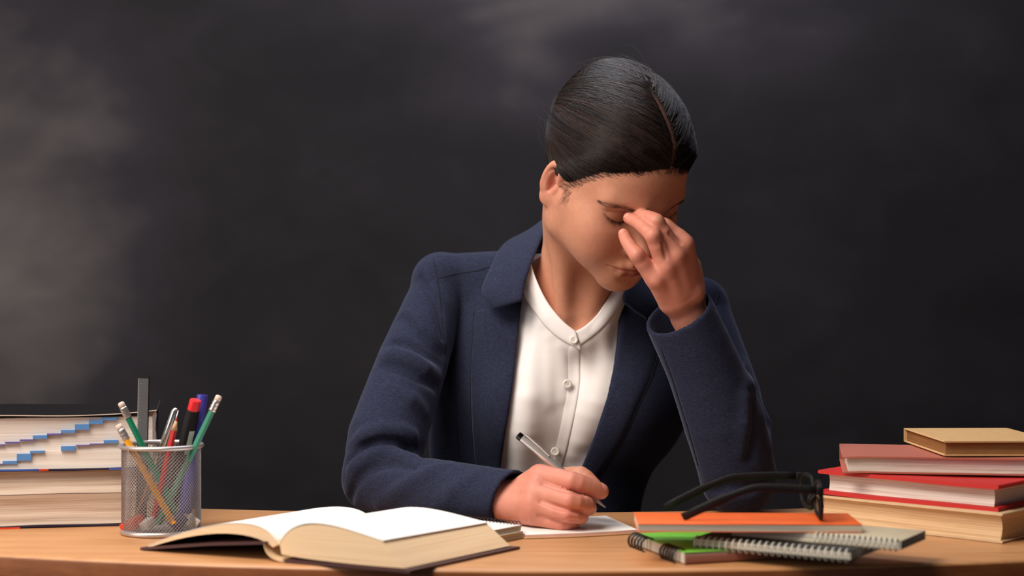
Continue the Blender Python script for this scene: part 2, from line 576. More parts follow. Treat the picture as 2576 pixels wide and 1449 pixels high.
# left stack: two thick dictionaries, long page edge to the camera
def dictionary(z0, label, top, seed, dx):
    H = 0.0625
    W, D = 0.245, 0.165
    rz = math.radians(11)
    right = Vector((-0.397 + dx, 1.822, z0))
    c = right - Matrix.Rotation(rz, 3, 'Z') @ Vector((W, 0, 0))
    t = empty('dictionary', c, rz, label, 'book', 'thick dictionaries in the left stack')
    r = random.Random(seed)

    def block(nm, za, zb, mat, wav, inset, tilt):
        q = MB(); n, k = 60, 12
        xs_ = np.linspace(0.003, W - 0.003, n); ring = []
        for i, z in enumerate(np.linspace(za, zb, k)):
            f = i / (k - 1)
            jit = r.uniform(-1, 1) * 0.0007
            dz = lambda x: (wav * math.sin(x * 34 + seed) + wav * 0.6 * math.sin(x * 71 + 1 + seed)) * (1 - abs(2 * f - 1) * (0.0 if 0 < i < k - 1 else 0.6))
            y0 = 0.004 + inset + tilt * f + jit + 0.0015 * math.sin(3.1 * f)
            row = [(x, y0, z + dz(x)) for x in xs_] + [(W - 0.003 + r.uniform(-1, 1) * 0.0012, y, z + dz(W)) for y in np.linspace(y0, D - 0.004, 7)[1:]] + \
                  [(x, D - 0.004, z + dz(x)) for x in xs_[::-1][1:]] + [(0.003, y, z + dz(0)) for y in np.linspace(D - 0.004, y0, 7)[1:-1]]
            ring.append([q.bm.verts.new(p) for p in row])
        m_ = len(ring[0])
        for i in range(k - 1):
            for j in range(m_):
                q.bm.faces.new((ring[i][j], ring[i][(j + 1) % m_], ring[i + 1][(j + 1) % m_], ring[i + 1][j]))
        q.bm.faces.new(ring[0][::-1]); q.bm.faces.new(ring[-1])
        return q.build(nm, mat, t, sharp=60)

    def board(nm, z, th, mat, lift=0.0):
        q = MB()
        fn = lambda x, y, zz: (x, y, zz + lift * max(0, (x - 0.19) / 0.06) ** 2 + 0.0007 * math.sin(x * 40 + seed))
        prof = [(x, z) for x in np.linspace(0, W + 0.002, 40)] + [(x, z + th) for x in np.linspace(W + 0.002, 0, 40)]
        q.prism(prof, 0, D, 6, fn)
        return q.build(nm, mat, t, sharp=40)

    if top:
        board('bottom_board', 0.0, 0.0016, M['navy_cover'])
        block('page_block', 0.0017, 0.0580, M['pages_white2'], 0.0003, 0, 0.001)
        board('top_board_lining', 0.0607, 0.0010, M['paper_lining'], 0.004)
        board('top_board', 0.0618, 0.0006, M['dark_matte'], 0.004)
        # thumb index steps printed on the page edge: thin inked patches
        tabs = [(0.000, .0254, .017, .0030, 0), (.068, .0292, .0155, .0014, 1), (.0835, .0316, .0155, .0016, 1), (.099, .0340, .0155, .0014, 1), (.113, .0372, .0155, .0036, 0),
                (.128, .0400, .0155, .0016, 1), (.143, .0428, .0155, .0032, 0), (.158, .0476, .0155, .0060, 0), (.173, .0528, .0155, .0040, 0), (.187, .0562, .0165, .0028, 0),
                (.035, .0050, .0155, .0016, 1), (.0505, .0068, .0155, .0006, 1), (.066, .0082, .0155, .0007, 1), (.081, .0098, .0155, .0030, 0), (.096, .0152, .0155, .0075, 0), (.110, .0208, .0155, .0024, 0),
                (.143, .0240, .0155, .0050, 0), (.159, .0272, .0155, .0008, 1), (.174, .0284, .0155, .0008, 1), (.189, .0306, .0155, .0034, 0)]
        for x, z, wd, h, v in tabs:
            z = 0.0017 + (z - 0.0017) * 1.0
            q = MB(); q.box((x + wd / 2, 0.0048, z), (wd, 0.0012 + 0.004, h), 0.0)
            q.build('thumb_index', M['violet_tab'] if v else M['blue_tab'], t, smooth=False)
        bands = [(0.0, 0.040, 'pink_edge'), (0.040, 0.090, 'blue_print'), (0.090, 0.100, 'red_print'), (0.165, 0.2, 'blue_print')]
        zb = 0.0008
    else:
        board('bottom_board', 0.0, 0.0022, M['navy_cover'])
        block('page_block', 0.0023, 0.0360, M['pages_tan'], 0.0006, 0.001, -0.001)
        block('page_block', 0.0367, 0.0618, M['pages_tan'], 0.0006, 0.0, 0.004)
        bands = [(0.0, 0.026, 'blue_print'), (0.026, 0.068, 'red_print')]
        zb = 0.0011
    for x0, x1, mt in bands:
        q = MB(); q.box(((x0 + x1) / 2 + 0.03, -0.0003, zb + 0.0007 * math.sin((x0 + x1) / 2 * 40 + seed)), (x1 - x0, 0.001, 0.0019))
        q.build('cover_print', M[mt], t, smooth=False)
    q = MB(); q.box((W / 2, D + 0.001, 0.029), (W, 0.0025, 0.056), 0.001); q.build('spine', M['navy_cover'], t)
    return t


M['pages_white2'] = page_mat('dictionary_page_edges', srgb(236, 226, 216), srgb(196, 176, 160), axis_scale=(3, 3, 420), contrast=0.7)
M['paper_lining'] = flat('cream_cover_lining', srgb(214, 200, 184), 0.7)
dictionary(0.7505, 'thick tan paged dictionary lying at the bottom of the left stack', False, 3, 0.0)
dictionary(0.8131, 'thick white paged dictionary with blue thumb index steps, topmost of the left stack', True, 5, -0.002)


# ---------------------------------------------------------------- open book
ob = empty('open_book', (-0.2265, 1.578, DESK), -math.atan2(.43, .90), 'thick open hardback with blank bright pages lying at the front edge of the desk', 'book')
L = 0.165


def loft(name, prof_fn, mat, parent, ny=10, y0=0.0, y1=L):
    """closed profile varying along y"""
    q = MB(); rows = []
    for j in range(ny + 1):
        y = y0 + (y1 - y0) * j / ny
        rows.append([q.bm.verts.new((x * (1 + (0.13 if x > 0 else 0.0) * j / ny) + 0.012 * j / ny, y, z * (1 - 0.10 * j / ny))) for x, z in prof_fn(j / ny)])
    k = len(rows[0])
    for j in range(ny):
        for i in range(k):
            q.bm.faces.new((rows[j][i], rows[j][(i + 1) % k], rows[j + 1][(i + 1) % k], rows[j + 1][i]))
    q.bm.faces.new(rows[0][::-1]); q.bm.faces.new(rows[-1])
    return q, name, mat, parent


def bez(p, n=14):
    out = []
    p = [np.array(a, float) for a in p]
    for i in range(n + 1):
        t = i / n
        a = [x for x in p]
        while len(a) > 1:
            a = [a[k] * (1 - t) + a[k + 1] * t for k in range(len(a) - 1)]
        out.append((a[0][0], a[0][1]))
    return out


def right_prof(t):
    top = bez([(0.002, 0.0165), (0.012, 0.040), (0.042, 0.045), (0.075, 0.036), (0.116, 0.0275)], 18)
    fore = bez([(0.116, 0.0275), (0.126, 0.018), (0.140, 0.004)], 6)[1:]
    bot = bez([(0.140, 0.004), (0.09, 0.0035), (0.03, 0.004), (0.004, 0.0075)], 10)[1:]
    return top + fore + bot


def left_prof(t):
    top = bez([(-0.0005, 0.0165), (-0.010, 0.036), (-0.036, 0.040), (-0.085, 0.034), (-0.156, 0.0045)], 18)
    bot = bez([(-0.156, 0.0028), (-0.100, 0.022), (-0.055, 0.029), (-0.020, 0.024), (-0.006, 0.0135)], 14)
    return top + bot


def right_sheet(t):
    top = bez([(0.001, 0.0170), (0.012, 0.0420), (0.042, 0.0475), (0.075, 0.0375), (0.1175, 0.0285)], 18)
    return top + [(x, z - 0.0008) for x, z in top[::-1]]


def left_sheet(t):
    top = bez([(-0.001, 0.0170), (-0.010, 0.0375), (-0.036, 0.0410), (-0.085, 0.0347), (-0.157, 0.0050)], 18)
    return top + [(x, z - 0.0005) for x, z in top[::-1]]


for nm, fn, mat in (('page_block', right_prof, M['pages_open']) if 'pages_open' in M else ('page_block', right_prof, M['pages_cream']), ('page_block', left_prof, M['pages_open'])):
    q, n_, m_, p_ = loft(nm, fn, mat, ob); q.build(n_, m_, p_, sharp=50)
for fn in (right_sheet, left_sheet):
    q, n_, m_, p_ = loft('top_page', fn, M['paper'], ob); q.build(n_, m_, p_, sharp=50)


def board(pts, th):
    return lambda t: pts + [(x, z + th) for x, z in pts[::-1]]


q, n_, m_, p_ = loft('right_board', board([(0.008, 0.0008), (0.05, 0.0004), (0.148, 0.0004)], 0.0026), M['maroon_cover'], ob, y0=-0.004, y1=L + .004); q.build(n_, m_, p_, sharp=40)
q, n_, m_, p_ = loft('left_board', board([(-0.012, 0.0165), (-0.08, 0.0105), (-0.163, 0.0004)], 0.0026), M['maroon_cover'], ob, y0=-0.004, y1=L + .004); q.build(n_, m_, p_, sharp=40)
q, n_, m_, p_ = loft('spine', board(bez([(-0.014, 0.0165), (-0.013, 0.004), (0.0, 0.0005), (0.010, 0.0009)], 8), 0.0018), M['cream_cover'], ob, y0=-0.004, y1=L + .004); q.build(n_, m_, p_, sharp=40)


# ---------------------------------------------------------------- spiral notebooks
def coil(q, a, b, r, turns, wire=0.0006, tilt=0.35, double=False, n=14):
    """row of wire rings along a->b"""
    a, b = Vector(a), Vector(b)
    d = (b - a)
    t = d.normalized()
    up = Vector((0, 0, 1))
    s = t.cross(up).normalized()
    for i in range(turns):
        for dd in ((0,) if not double else (-0.0011, 0.0011)):
            c = a + d * ((i + 0.5) / turns) + t * dd
            pts = [c + up * (r * math.sin(k * 2 * math.pi / n)) + s * (r * math.cos(k * 2 * math.pi / n)) + t * (0.0004 * math.sin(k * 2 * math.pi / n)) for k in range(n)]
            q.tube(pts, wire, 6, closed=True)


def notebook(name, loc, rz, W, D, H, label, cover, pages, coil_side=None, coil_mat=None, turns=20, cr=0.005, span=(0, 1), double=False, cover_bottom=None, cat='notebook', ct=0.0007, wire=0.0006, group=None):
    t = empty(name, loc, rz, label, cat, group)
    g = 0.0
    q = MB(); q.box((W / 2, D / 2, H / 2), (W, D, H - 2 * ct - 0.0002), 0.0); q.build('page_block', pages, t, smooth=False)
    q = MB(); q.box((W / 2, D / 2, H - ct / 2), (W + 0.001, D + 0.001, ct), ct * 0.3); q.build('top_cover', cover, t)
    q = MB(); q.box((W / 2, D / 2, ct / 2), (W + 0.001, D + 0.001, ct), ct * 0.3); q.build('bottom_cover', cover_bottom or cover, t)
    if coil_side:
        ends = {'near': ((0, 0, 0), (W, 0, 0)), 'far': ((0, D, 0), (W, D, 0)), 'left': ((0, 0, 0), (0, D, 0)), 'right': ((W, 0, 0), (W, D, 0))}[coil_side]
        a, b2 = Vector(ends[0]), Vector(ends[1])
        inn = Vector((W / 2, D / 2, 0)) - (a + b2) / 2
        inn = inn.normalized() * cr * 0.45
        a2 = a.lerp(b2, span[0]) + inn; c2 = a.lerp(b2, span[1]) + inn
        zz = Vector((0, 0, H / 2))
        q = MB(); coil(q, a2 + zz - inn * 1.2, c2 + zz - inn * 1.2, cr, turns, wire, double=double)
        q.build('spiral_binding', coil_mat, t)
    return t


# pile at the right front
rz = math.atan2(.31, .95)
notebook('notebook', (0.165, 1.560, DESK + 0.0005), rz, 0.185, 0.125, 0.0115, 'lime green notebook with black coil at the bottom of the front pile', M['green_cover'], M['pages_grey'],
         'left', M['black_wire'], 5, 0.0080, (0.05, 0.34), double=True, cover_bottom=M['pages_brown'], wire=0.0008)
gx = bpy.data.objects['notebook']
q = MB(); coil(q, (-0.003, 0.125 * 0.62, 0.0058), (-0.003, 0.125 * 0.95, 0.0058), 0.0080, 5, 0.0008, double=True)
q.build('spiral_binding', M['black_wire'], gx)
q = MB(); q.box((0.0925, -0.0012, 0.0048), (0.185, 0.0016, 0.0078), 0.0006); q.build('back_flap', M['flap_brown'] if 'flap_brown' in M else flat('brown_card', srgb(150, 96, 80), 0.7), gx)

rz2 = math.atan2(-.09, .145)
notebook('notepad', (0.178, 1.594, DESK + 0.0125), rz2, 0.160, 0.085, 0.0085, 'dark covered notepad with white coil lying on the lime green notebook', M['dark_cover'], M['pages_grey'],
         'near', M['white_wire'], 24, 0.0062, (0, 1), wire=0.0007)
notebook('notepad', (0.2165, 1.604, DESK + 0.0215), rz2 * 0.98, 0.170, 0.075, 0.0085, 'small beige notepad with pale coil under the orange notebook', M['tan_cover'], M['pages_grey'],
         'near', M['white_wire'], 16, 0.0056, (0.5, 0.99), wire=0.0008)
orange = notebook('notebook', (0.1215, 1.568, DESK + 0.0305), math.radians(-1.5), 0.214, 0.078, 0.0078, 'thin orange notebook topmost of the pile, under the black glasses', M['orange_cover'], M['pages_grey'])

# notebooks under the writing forearm
rz3 = math.atan2(-.60, .80)
nb = Vector((0.010, 1.712, 0))
def left_of(p, rz_, W_): return Vector(p) - Matrix.Rotation(rz_, 3, 'Z') @ Vector((W_, 0, 0))
ang = math.radians(-38)
rzn = math.radians(-38)
notebook('notebook', (-0.128, 1.7575, DESK + 0.0005), rzn, 0.131, 0.059, 0.0075, 'grey edged notebook lying under the white spiral notebook beside the writing hand', M['tan_cover'], M['pages_grey'])
nbk = notebook('notebook', (-0.130, 1.7600, DESK + 0.0085), rzn, 0.130, 0.060, 0.0055, 'white spiral notebook with black coil beside the cuff of the writing arm', M['paper'], M['pages_grey'],
               'far', M['black_wire'], 26, 0.0060, (0.02, 0.98), wire=0.0005)

# writing pad
pad = empty('writing_pad', (0.0150, 1.7205, DESK + 0.0005), math.radians(17), 'white paper pad with pale pink edge under the writing hand', 'paper pad')
def pad_layer(nm, z0, z1, mat, grow=0.0):
    q = MB(); pts = []
    W_, D_ = 0.126 + grow, 0.098
    outline = [(x, -0.004 * math.sin(math.pi * x / W_) - grow) for x in np.linspace(-grow, W_, 24)] + [(W_, D_), (-grow, D_)]
    lo = [q.bm.verts.new((x, y, z0)) for x, y in outline]; hi = [q.bm.verts.new((x, y, z1 + (0.002 if (y > D_ * .5) else 0.0))) for x, y in outline]
    k = len(lo)
    for i in range(k): q.bm.faces.new((lo[i], lo[(i + 1) % k], hi[(i + 1) % k], hi[i]))
    q.bm.faces.new(lo[::-1]); q.bm.faces.new(hi)
    return q.build(nm, mat, pad, smooth=False)
pad_layer('backing_card', 0, 0.0008, M['kraft'], 0.002)
pad_layer('page_block', 0.0008, 0.0036, M['pink_edge'])
pad_layer('top_page', 0.0037, 0.0040, M['paper'])


# ---------------------------------------------------------------- pencil cup
CX, CY = -0.3797, 1.765
cup = empty('pencil_cup', (CX, CY, DESK), 0, 'silver wire mesh pencil cup standing on the left of the desk', 'pencil cup')
R, Hc = 0.0418, 0.0945
q = MB()
nh, nz = 66, 36
def strip(sign, k):
    for i in range(nz):
        pass
wr = 0.00040
for sign in (-1, 1):
    for k in range(nh):
        pts = []
        for i in range(0, nz):
            f = i / (nz - 1)
            a = 2 * math.pi * k / nh + sign * f * 2.15
            rr = R + sign * 0.00025
            pts.append((rr * math.cos(a), rr * math.sin(a), 0.004 + f * (Hc - 0.006)))
        q.tube(pts, wr, 4, caps=False)
mw = q.build('mesh_wall', M['mesh_wire'], cup); mw['kind'] = 'stuff'
q = MB(); q.lathe([(R + 0.0012 + 0.0026 * math.cos(t), Hc + 0.0026 * math.sin(t)) for t in np.linspace(0, 2 * math.pi, 13)[:-1]], 64, closed=True); q.build('top_rim', M['silver_wire'], cup)
q = MB(); q.lathe([(0, 0.0008), (R - 0.004, 0.0008), (R + 0.001, 0.0006), (R + 0.0022, 0.0022), (R + 0.0018, 0.0052), (R - 0.0006, 0.0062), (R - 0.002, 0.0028), (0, 0.0024)], 64); q.build('base', M['silver_wire'], cup)


def inside(px, py, Y): return Vector(P3(px, py, Y))


def hexbar(q, a, b, r):
    q.tube([a, b], r, 6)


def pencil(a_px, b_px, Ya, Yb, paint, name, label, length=None, eraser=True, group='pencils in the cup'):
    """a = upper end, b = lower end (inside the cup)"""
    A, B = inside(*a_px, Ya), inside(*b_px, Yb)
    t = empty(name, B, 0, label, 'pencil', group)
    A = A - B; O = Vector((0, 0, 0)); d = A.normalized(); Ln = A.length
    q = MB()
    if eraser:
        hexbar(q, O, A - d * 0.017, 0.0037)
        q.build('barrel', paint, t, smooth=False)
        q = MB(); rs = []
        pts = [A - d * (0.0185 - 0.0125 * k / 9) for k in range(10)]
        q.tube(pts, [0.0039 + (0.00035 if k % 3 == 1 else 0) for k in range(10)], 14); q.build('ferrule', M['ferrule'], t)
        q = MB(); q.tube([A - d * 0.0065, A - d * 0.0018, A - d * 0.0004, A], [0.0035, 0.0036, 0.0029, 0.0014], 14); q.build('eraser', M['eraser'], t)
    else:
        hexbar(q, O, A - d * 0.014, 0.0037)
        q.build('barrel', paint, t, smooth=False)
        q = MB(); q.tube([A - d * 0.0142, A - d * 0.004], [0.0036, 0.0012], 12); q.build('sharpened_cone', M['bare_wood'], t)
        q = MB(); q.tube([A - d * 0.0042, A], [0.0012, 0.0003], 8); q.build('lead', M['red_paint'], t)
    return t


pencil((303, 1012), (452, 1308), 1.760, 1.778, M['green_paint'], 'pencil', 'green pencil with white eraser leaning left in the cup')
pencil((552, 995), (398, 1318), 1.748, 1.742, M['green_paint'], 'pencil', 'green pencil with white eraser leaning right in the cup')
pencil((297, 1068), (437, 1318), 1.738, 1.731, M['yellow_paint'], 'pencil', 'yellow pencil with silver ferrule at the left rim of the cup')
pencil((445, 1050), (385, 1315), 1.752, 1.755, M['red_paint'], 'pencil', 'red sharpened pencil pointing up beside the silver pen', eraser=False)


def marker(a_px, b_px, Ya, Yb, r, body, cap, label, capl=0.012, name='marker', band=None):
    A, B = inside(*a_px, Ya), inside(*b_px, Yb)
    t = empty(name, B, 0, label, 'marker', None)
    A = A - B; d = A.normalized(); O = Vector((0, 0, 0))
    q = MB(); q.tube([O, A - d * (capl + 0.001), A - d * capl * 0.98], [r, r, r * 0.9], 20); q.build('barrel', body, t, sharp=40)
    q = MB(); q.tube([A - d * capl, A - d * 0.0012, A - d * 0.0003, A, A - d * 0.0022, A - d * 0.0022], [r * 0.88, r * 0.86, r * 0.82, r * 0.7, r * 0.62, r * 0.02], 20, caps=False); q.build('end_plug', cap, t, sharp=40)
    if band:
        q = MB(); s0 = A - d * 0.034; s1 = A - d * 0.062
        side = Vector((0.75, -0.66, 0)); side = (side - d * side.dot(d)).normalized(); up = d.cross(side)
        G = [[s0.lerp(s1, i / 8) + (side * math.cos(a_) + up * math.sin(a_)) * (r + 0.00015) for a_ in np.linspace(-0.5, 0.5, 6)] for i in range(9)]
        q.grid(G); q.build('label_strip', band, t)
    return t


marker((492, 1006), (425, 1290), 1.765, 1.797, 0.0072, M['black_plastic'], M['red_plastic'], 'black marker with red end plug standing in the cup', band=M['label_white'])
marker((510, 993), (466, 1290), 1.785, 1.784, 0.0074, M['blue_plastic'], M['blue_plastic'], 'blue marker behind the red ended black marker', capl=0.03)
# silver pen
A, B = inside(443, 1026, 1.780), inside(350, 1295, 1.785)
t = empty('pen', B, 0, 'silver metal pen with rounded end standing in the cup', 'pen'); A = A - B; d = A.normalized()
q = MB(); q.tube([(0, 0, 0), A - d * 0.004, A - d * 0.0015, A - d * 0.0003, A], [0.0042, 0.0042, 0.0036, 0.0022, 0.0006], 18); q.build('barrel', M['steel'], t)
q = MB(); q.tube([A - d * 0.003 + Vector((0.004, -0.002, 0)), A - d * 0.034 + Vector((0.0046, -0.002, 0))], 0.0008, 8); q.build('clip', M['steel'], t)
# ruler
t = empty('ruler', inside(352, 1322, 1.79), 0, 'dark grey plastic ruler standing upright in the cup', 'ruler')
A = inside(360, 952, 1.80) - Vector(t.location); d = A.normalized()
face = Vector((0.62, -0.78, 0)); face = (face - d * face.dot(d)).normalized(); wdir = d.cross(face)
q = MB()
h = A.length
for_pts = []
def quad_box(q, o, ax, bx, cx):
    v = [q.bm.verts.new(o + ax * i + bx * j + cx * k) for i in (0, 1) for j in (0, 1) for k in (0, 1)]
    for f in ((0, 1, 3, 2), (4, 6, 7, 5), (0, 4, 5, 1), (2, 3, 7, 6), (0, 2, 6, 4), (1, 5, 7, 3)):
        q.bm.faces.new([v[i] for i in f])
quad_box(q, wdir * -0.0050, d * h, wdir * 0.0115, face * -0.0018)
q.build('blade', M['ruler'], t, smooth=False)
q = MB(); quad_box(q, wdir * 0.0065 , d * (h + 0.0015), wdir * 0.0013, face * -0.0022); q.build('bevel_edge', M['black_plastic'], t, smooth=False)
for k in range(16):
    q = MB(); ln = 0.0035 if k % 5 == 0 else 0.002
    quad_box(q, d * (h - 0.006 - k * 0.004) + wdir * -0.0050, d * 0.0003, wdir * ln, face * 0.00012); q.build('tick_mark', M['label_white'], t, smooth=False)
# erasers lying in the bottom of the cup
def rubber(px, py, Y, size, rot, mats, label):
    p = inside(px, py, Y)
    t = empty('rubber_eraser', p, 0, label, 'eraser')
    rm = Matrix.Rotation(rot[0], 3, 'Z') @ Matrix.Rotation(rot[1], 3, 'Y') @ Matrix.Rotation(rot[2], 3, 'X')
    q = MB(); q.box((size[0] * 0.3, 0, 0), (size[0] * 0.42, size[1], size[2]), 0.0012, rm); q.build('rubber', mats[0], t)
    q = MB(); q.box((-size[0] * 0.19, 0, 0), (size[0] * 0.58, size[1] + 0.0006, size[2] + 0.0006), 0.0008, rm); q.build('sleeve', mats[1], t)
    return t
rubber(462, 1312, 1.758, (0.030, 0.016, 0.010), (0.3, -0.9, 0.2), (M['rubber_white'], M['rubber_blue']), 'white eraser with dark blue sleeve in the bottom of the cup')
rubber(348, 1318, 1.750, (0.034, 0.018, 0.010), (-0.5, -0.35, 0.3), (M['rubber_white'], M['red_print']), 'white eraser with red sleeve in the bottom of the cup')

# ---------------------------------------------------------------- glasses on the orange notebook
gl = empty('eyeglasses', (0.297, 1.64, DESK + 0.0385), 0, 'black framed eyeglasses standing folded open on the orange notebook', 'eyeglasses')
def G(p): return Vector(p) - Vector(gl.location)
M['lens'] = bpy.data.materials.new('lens_glass'); M['lens'].use_nodes = True
bs = M['lens'].node_tree.nodes['Principled BSDF']; bs.inputs['Transmission Weight'].default_value = 1.0; bs.inputs['Roughness'].default_value = 0.02; bs.inputs['IOR'].default_value = 1.15
z0 = DESK + 0.0388
near, far = Vector((0.2985, 1.572, z0)), Vector((0.3005, 1.697, z0))
fw = (far - near); Lf = fw.length; ft = fw.normalized()
def fp(s, z, bow=0.0): return near + ft * s + Vector((bow + 0.004 * (1 - (2 * s / Lf - 1) ** 2), 0, z)) - Vector(gl.location)
for c0 in (0.030, Lf - 0.030):
    ring = []
    for k in range(28):
        a = 2 * math.pi * k / 28
        ex = lambda v: math.copysign(abs(v) ** 0.62, v)
        ring.append(fp(c0 + 0.0265 * ex(math.cos(a)), 0.0185 + 0.0165 * ex(math.sin(a))))
    q = MB(); q.tube(ring, 0.0022, 8, closed=True); fr = q.build('lens_rim', M['black_plastic'], gl)
    q = MB(); vs = [q.bm.verts.new(p) for p in ring]; q.bm.faces.new(vs)
    vs2 = [q.bm.verts.new(p + Vector((0.0012, 0, 0))) for p in ring]; q.bm.faces.new(vs2[::-1])
    for k in range(28): q.bm.faces.new((vs[k], vs2[k], vs2[(k + 1) % 28], vs[(k + 1) % 28]))
    q.build('lens', M['lens'], gl, smooth=False)
q = MB(); q.tube([fp(0.0555, 0.022), fp(0.060, 0.0255), fp(Lf / 2, 0.0268), fp(Lf - 0.060, 0.0255), fp(Lf - 0.0555, 0.022)], 0.0023, 8); q.build('bridge', M['black_plastic'], gl)
for s in (0.0535, Lf - 0.0535):
    sg = 1 if s < Lf / 2 else -1
    q = MB(); q.tube([fp(s, 0.020), fp(s + sg * 0.003, 0.015, -0.004), fp(s + sg * 0.002, 0.009, -0.006)], [0.0012, 0.0024, 0.0012], 8); q.build('nose_pad', M['black_plastic'], gl)
for s, tip, mid, lift in ((0.0, (0.1665, 1.592, z0 + 0.002), (0.226, 1.580, z0 + 0.0325), 1), (Lf, (0.1585, 1.690, z0 - 0.0015), (0.217, 1.694, z0 + 0.0285), 1)):
    h0 = fp(s, 0.0305, -0.002)
    p1, p2 = G(mid), G(tip)
    a_ = h0 + Vector((0.001, 0, 0))
    pts = [a_] + [a_.lerp(p1, k / 6) + Vector((0, 0, 0.0015 * math.sin(math.pi * k / 6))) for k in range(1, 6)] 
    bend = p1
    for k in range(0, 9):
        f = k / 8
        p_ = (pts[5]).lerp(bend, f).lerp(bend.lerp(p2, f), f) if k else pts[5]
        if k: pts.append(p_)
    q = MB()
    # flat temple arm: tall near the hinge, slimmer at the tip
    n_ = len(pts); rings = []
    for i, p_ in enumerate(pts):
        hh = 0.0042 + (0.0030 - 0.0042) * i / n_ + (0.0012 if i > n_ - 5 else 0); tt = 0.0016
        tg = (pts[min(i + 1, n_ - 1)] - pts[max(i - 1, 0)]).normalized(); side = Vector((0, 1, 0)); up = tg.cross(side).normalized()
        rings.append([q.bm.verts.new(p_ + up * (hh * math.sin(a)) + side * (tt * math.cos(a))) for a in np.linspace(0, 2 * math.pi, 11)[:-1]])
    for i in range(n_ - 1):
        for k in range(10): q.bm.faces.new((rings[i][k], rings[i][(k + 1) % 10], rings[i + 1][(k + 1) % 10], rings[i + 1][k]))
    q.bm.faces.new(rings[0][::-1]); q.bm.faces.new(rings[-1])
    q.build('temple', M['black_plastic'], gl)
    q = MB(); q.box(h0 + Vector((0.0005, 0, 0)), (0.007, 0.005, 0.008), 0.0012); q.build('hinge', M['black_plastic'], gl)
# ---------------------------------------------------------------- smooth solid modelling (distance fields -> mesh)
f32 = np.float32


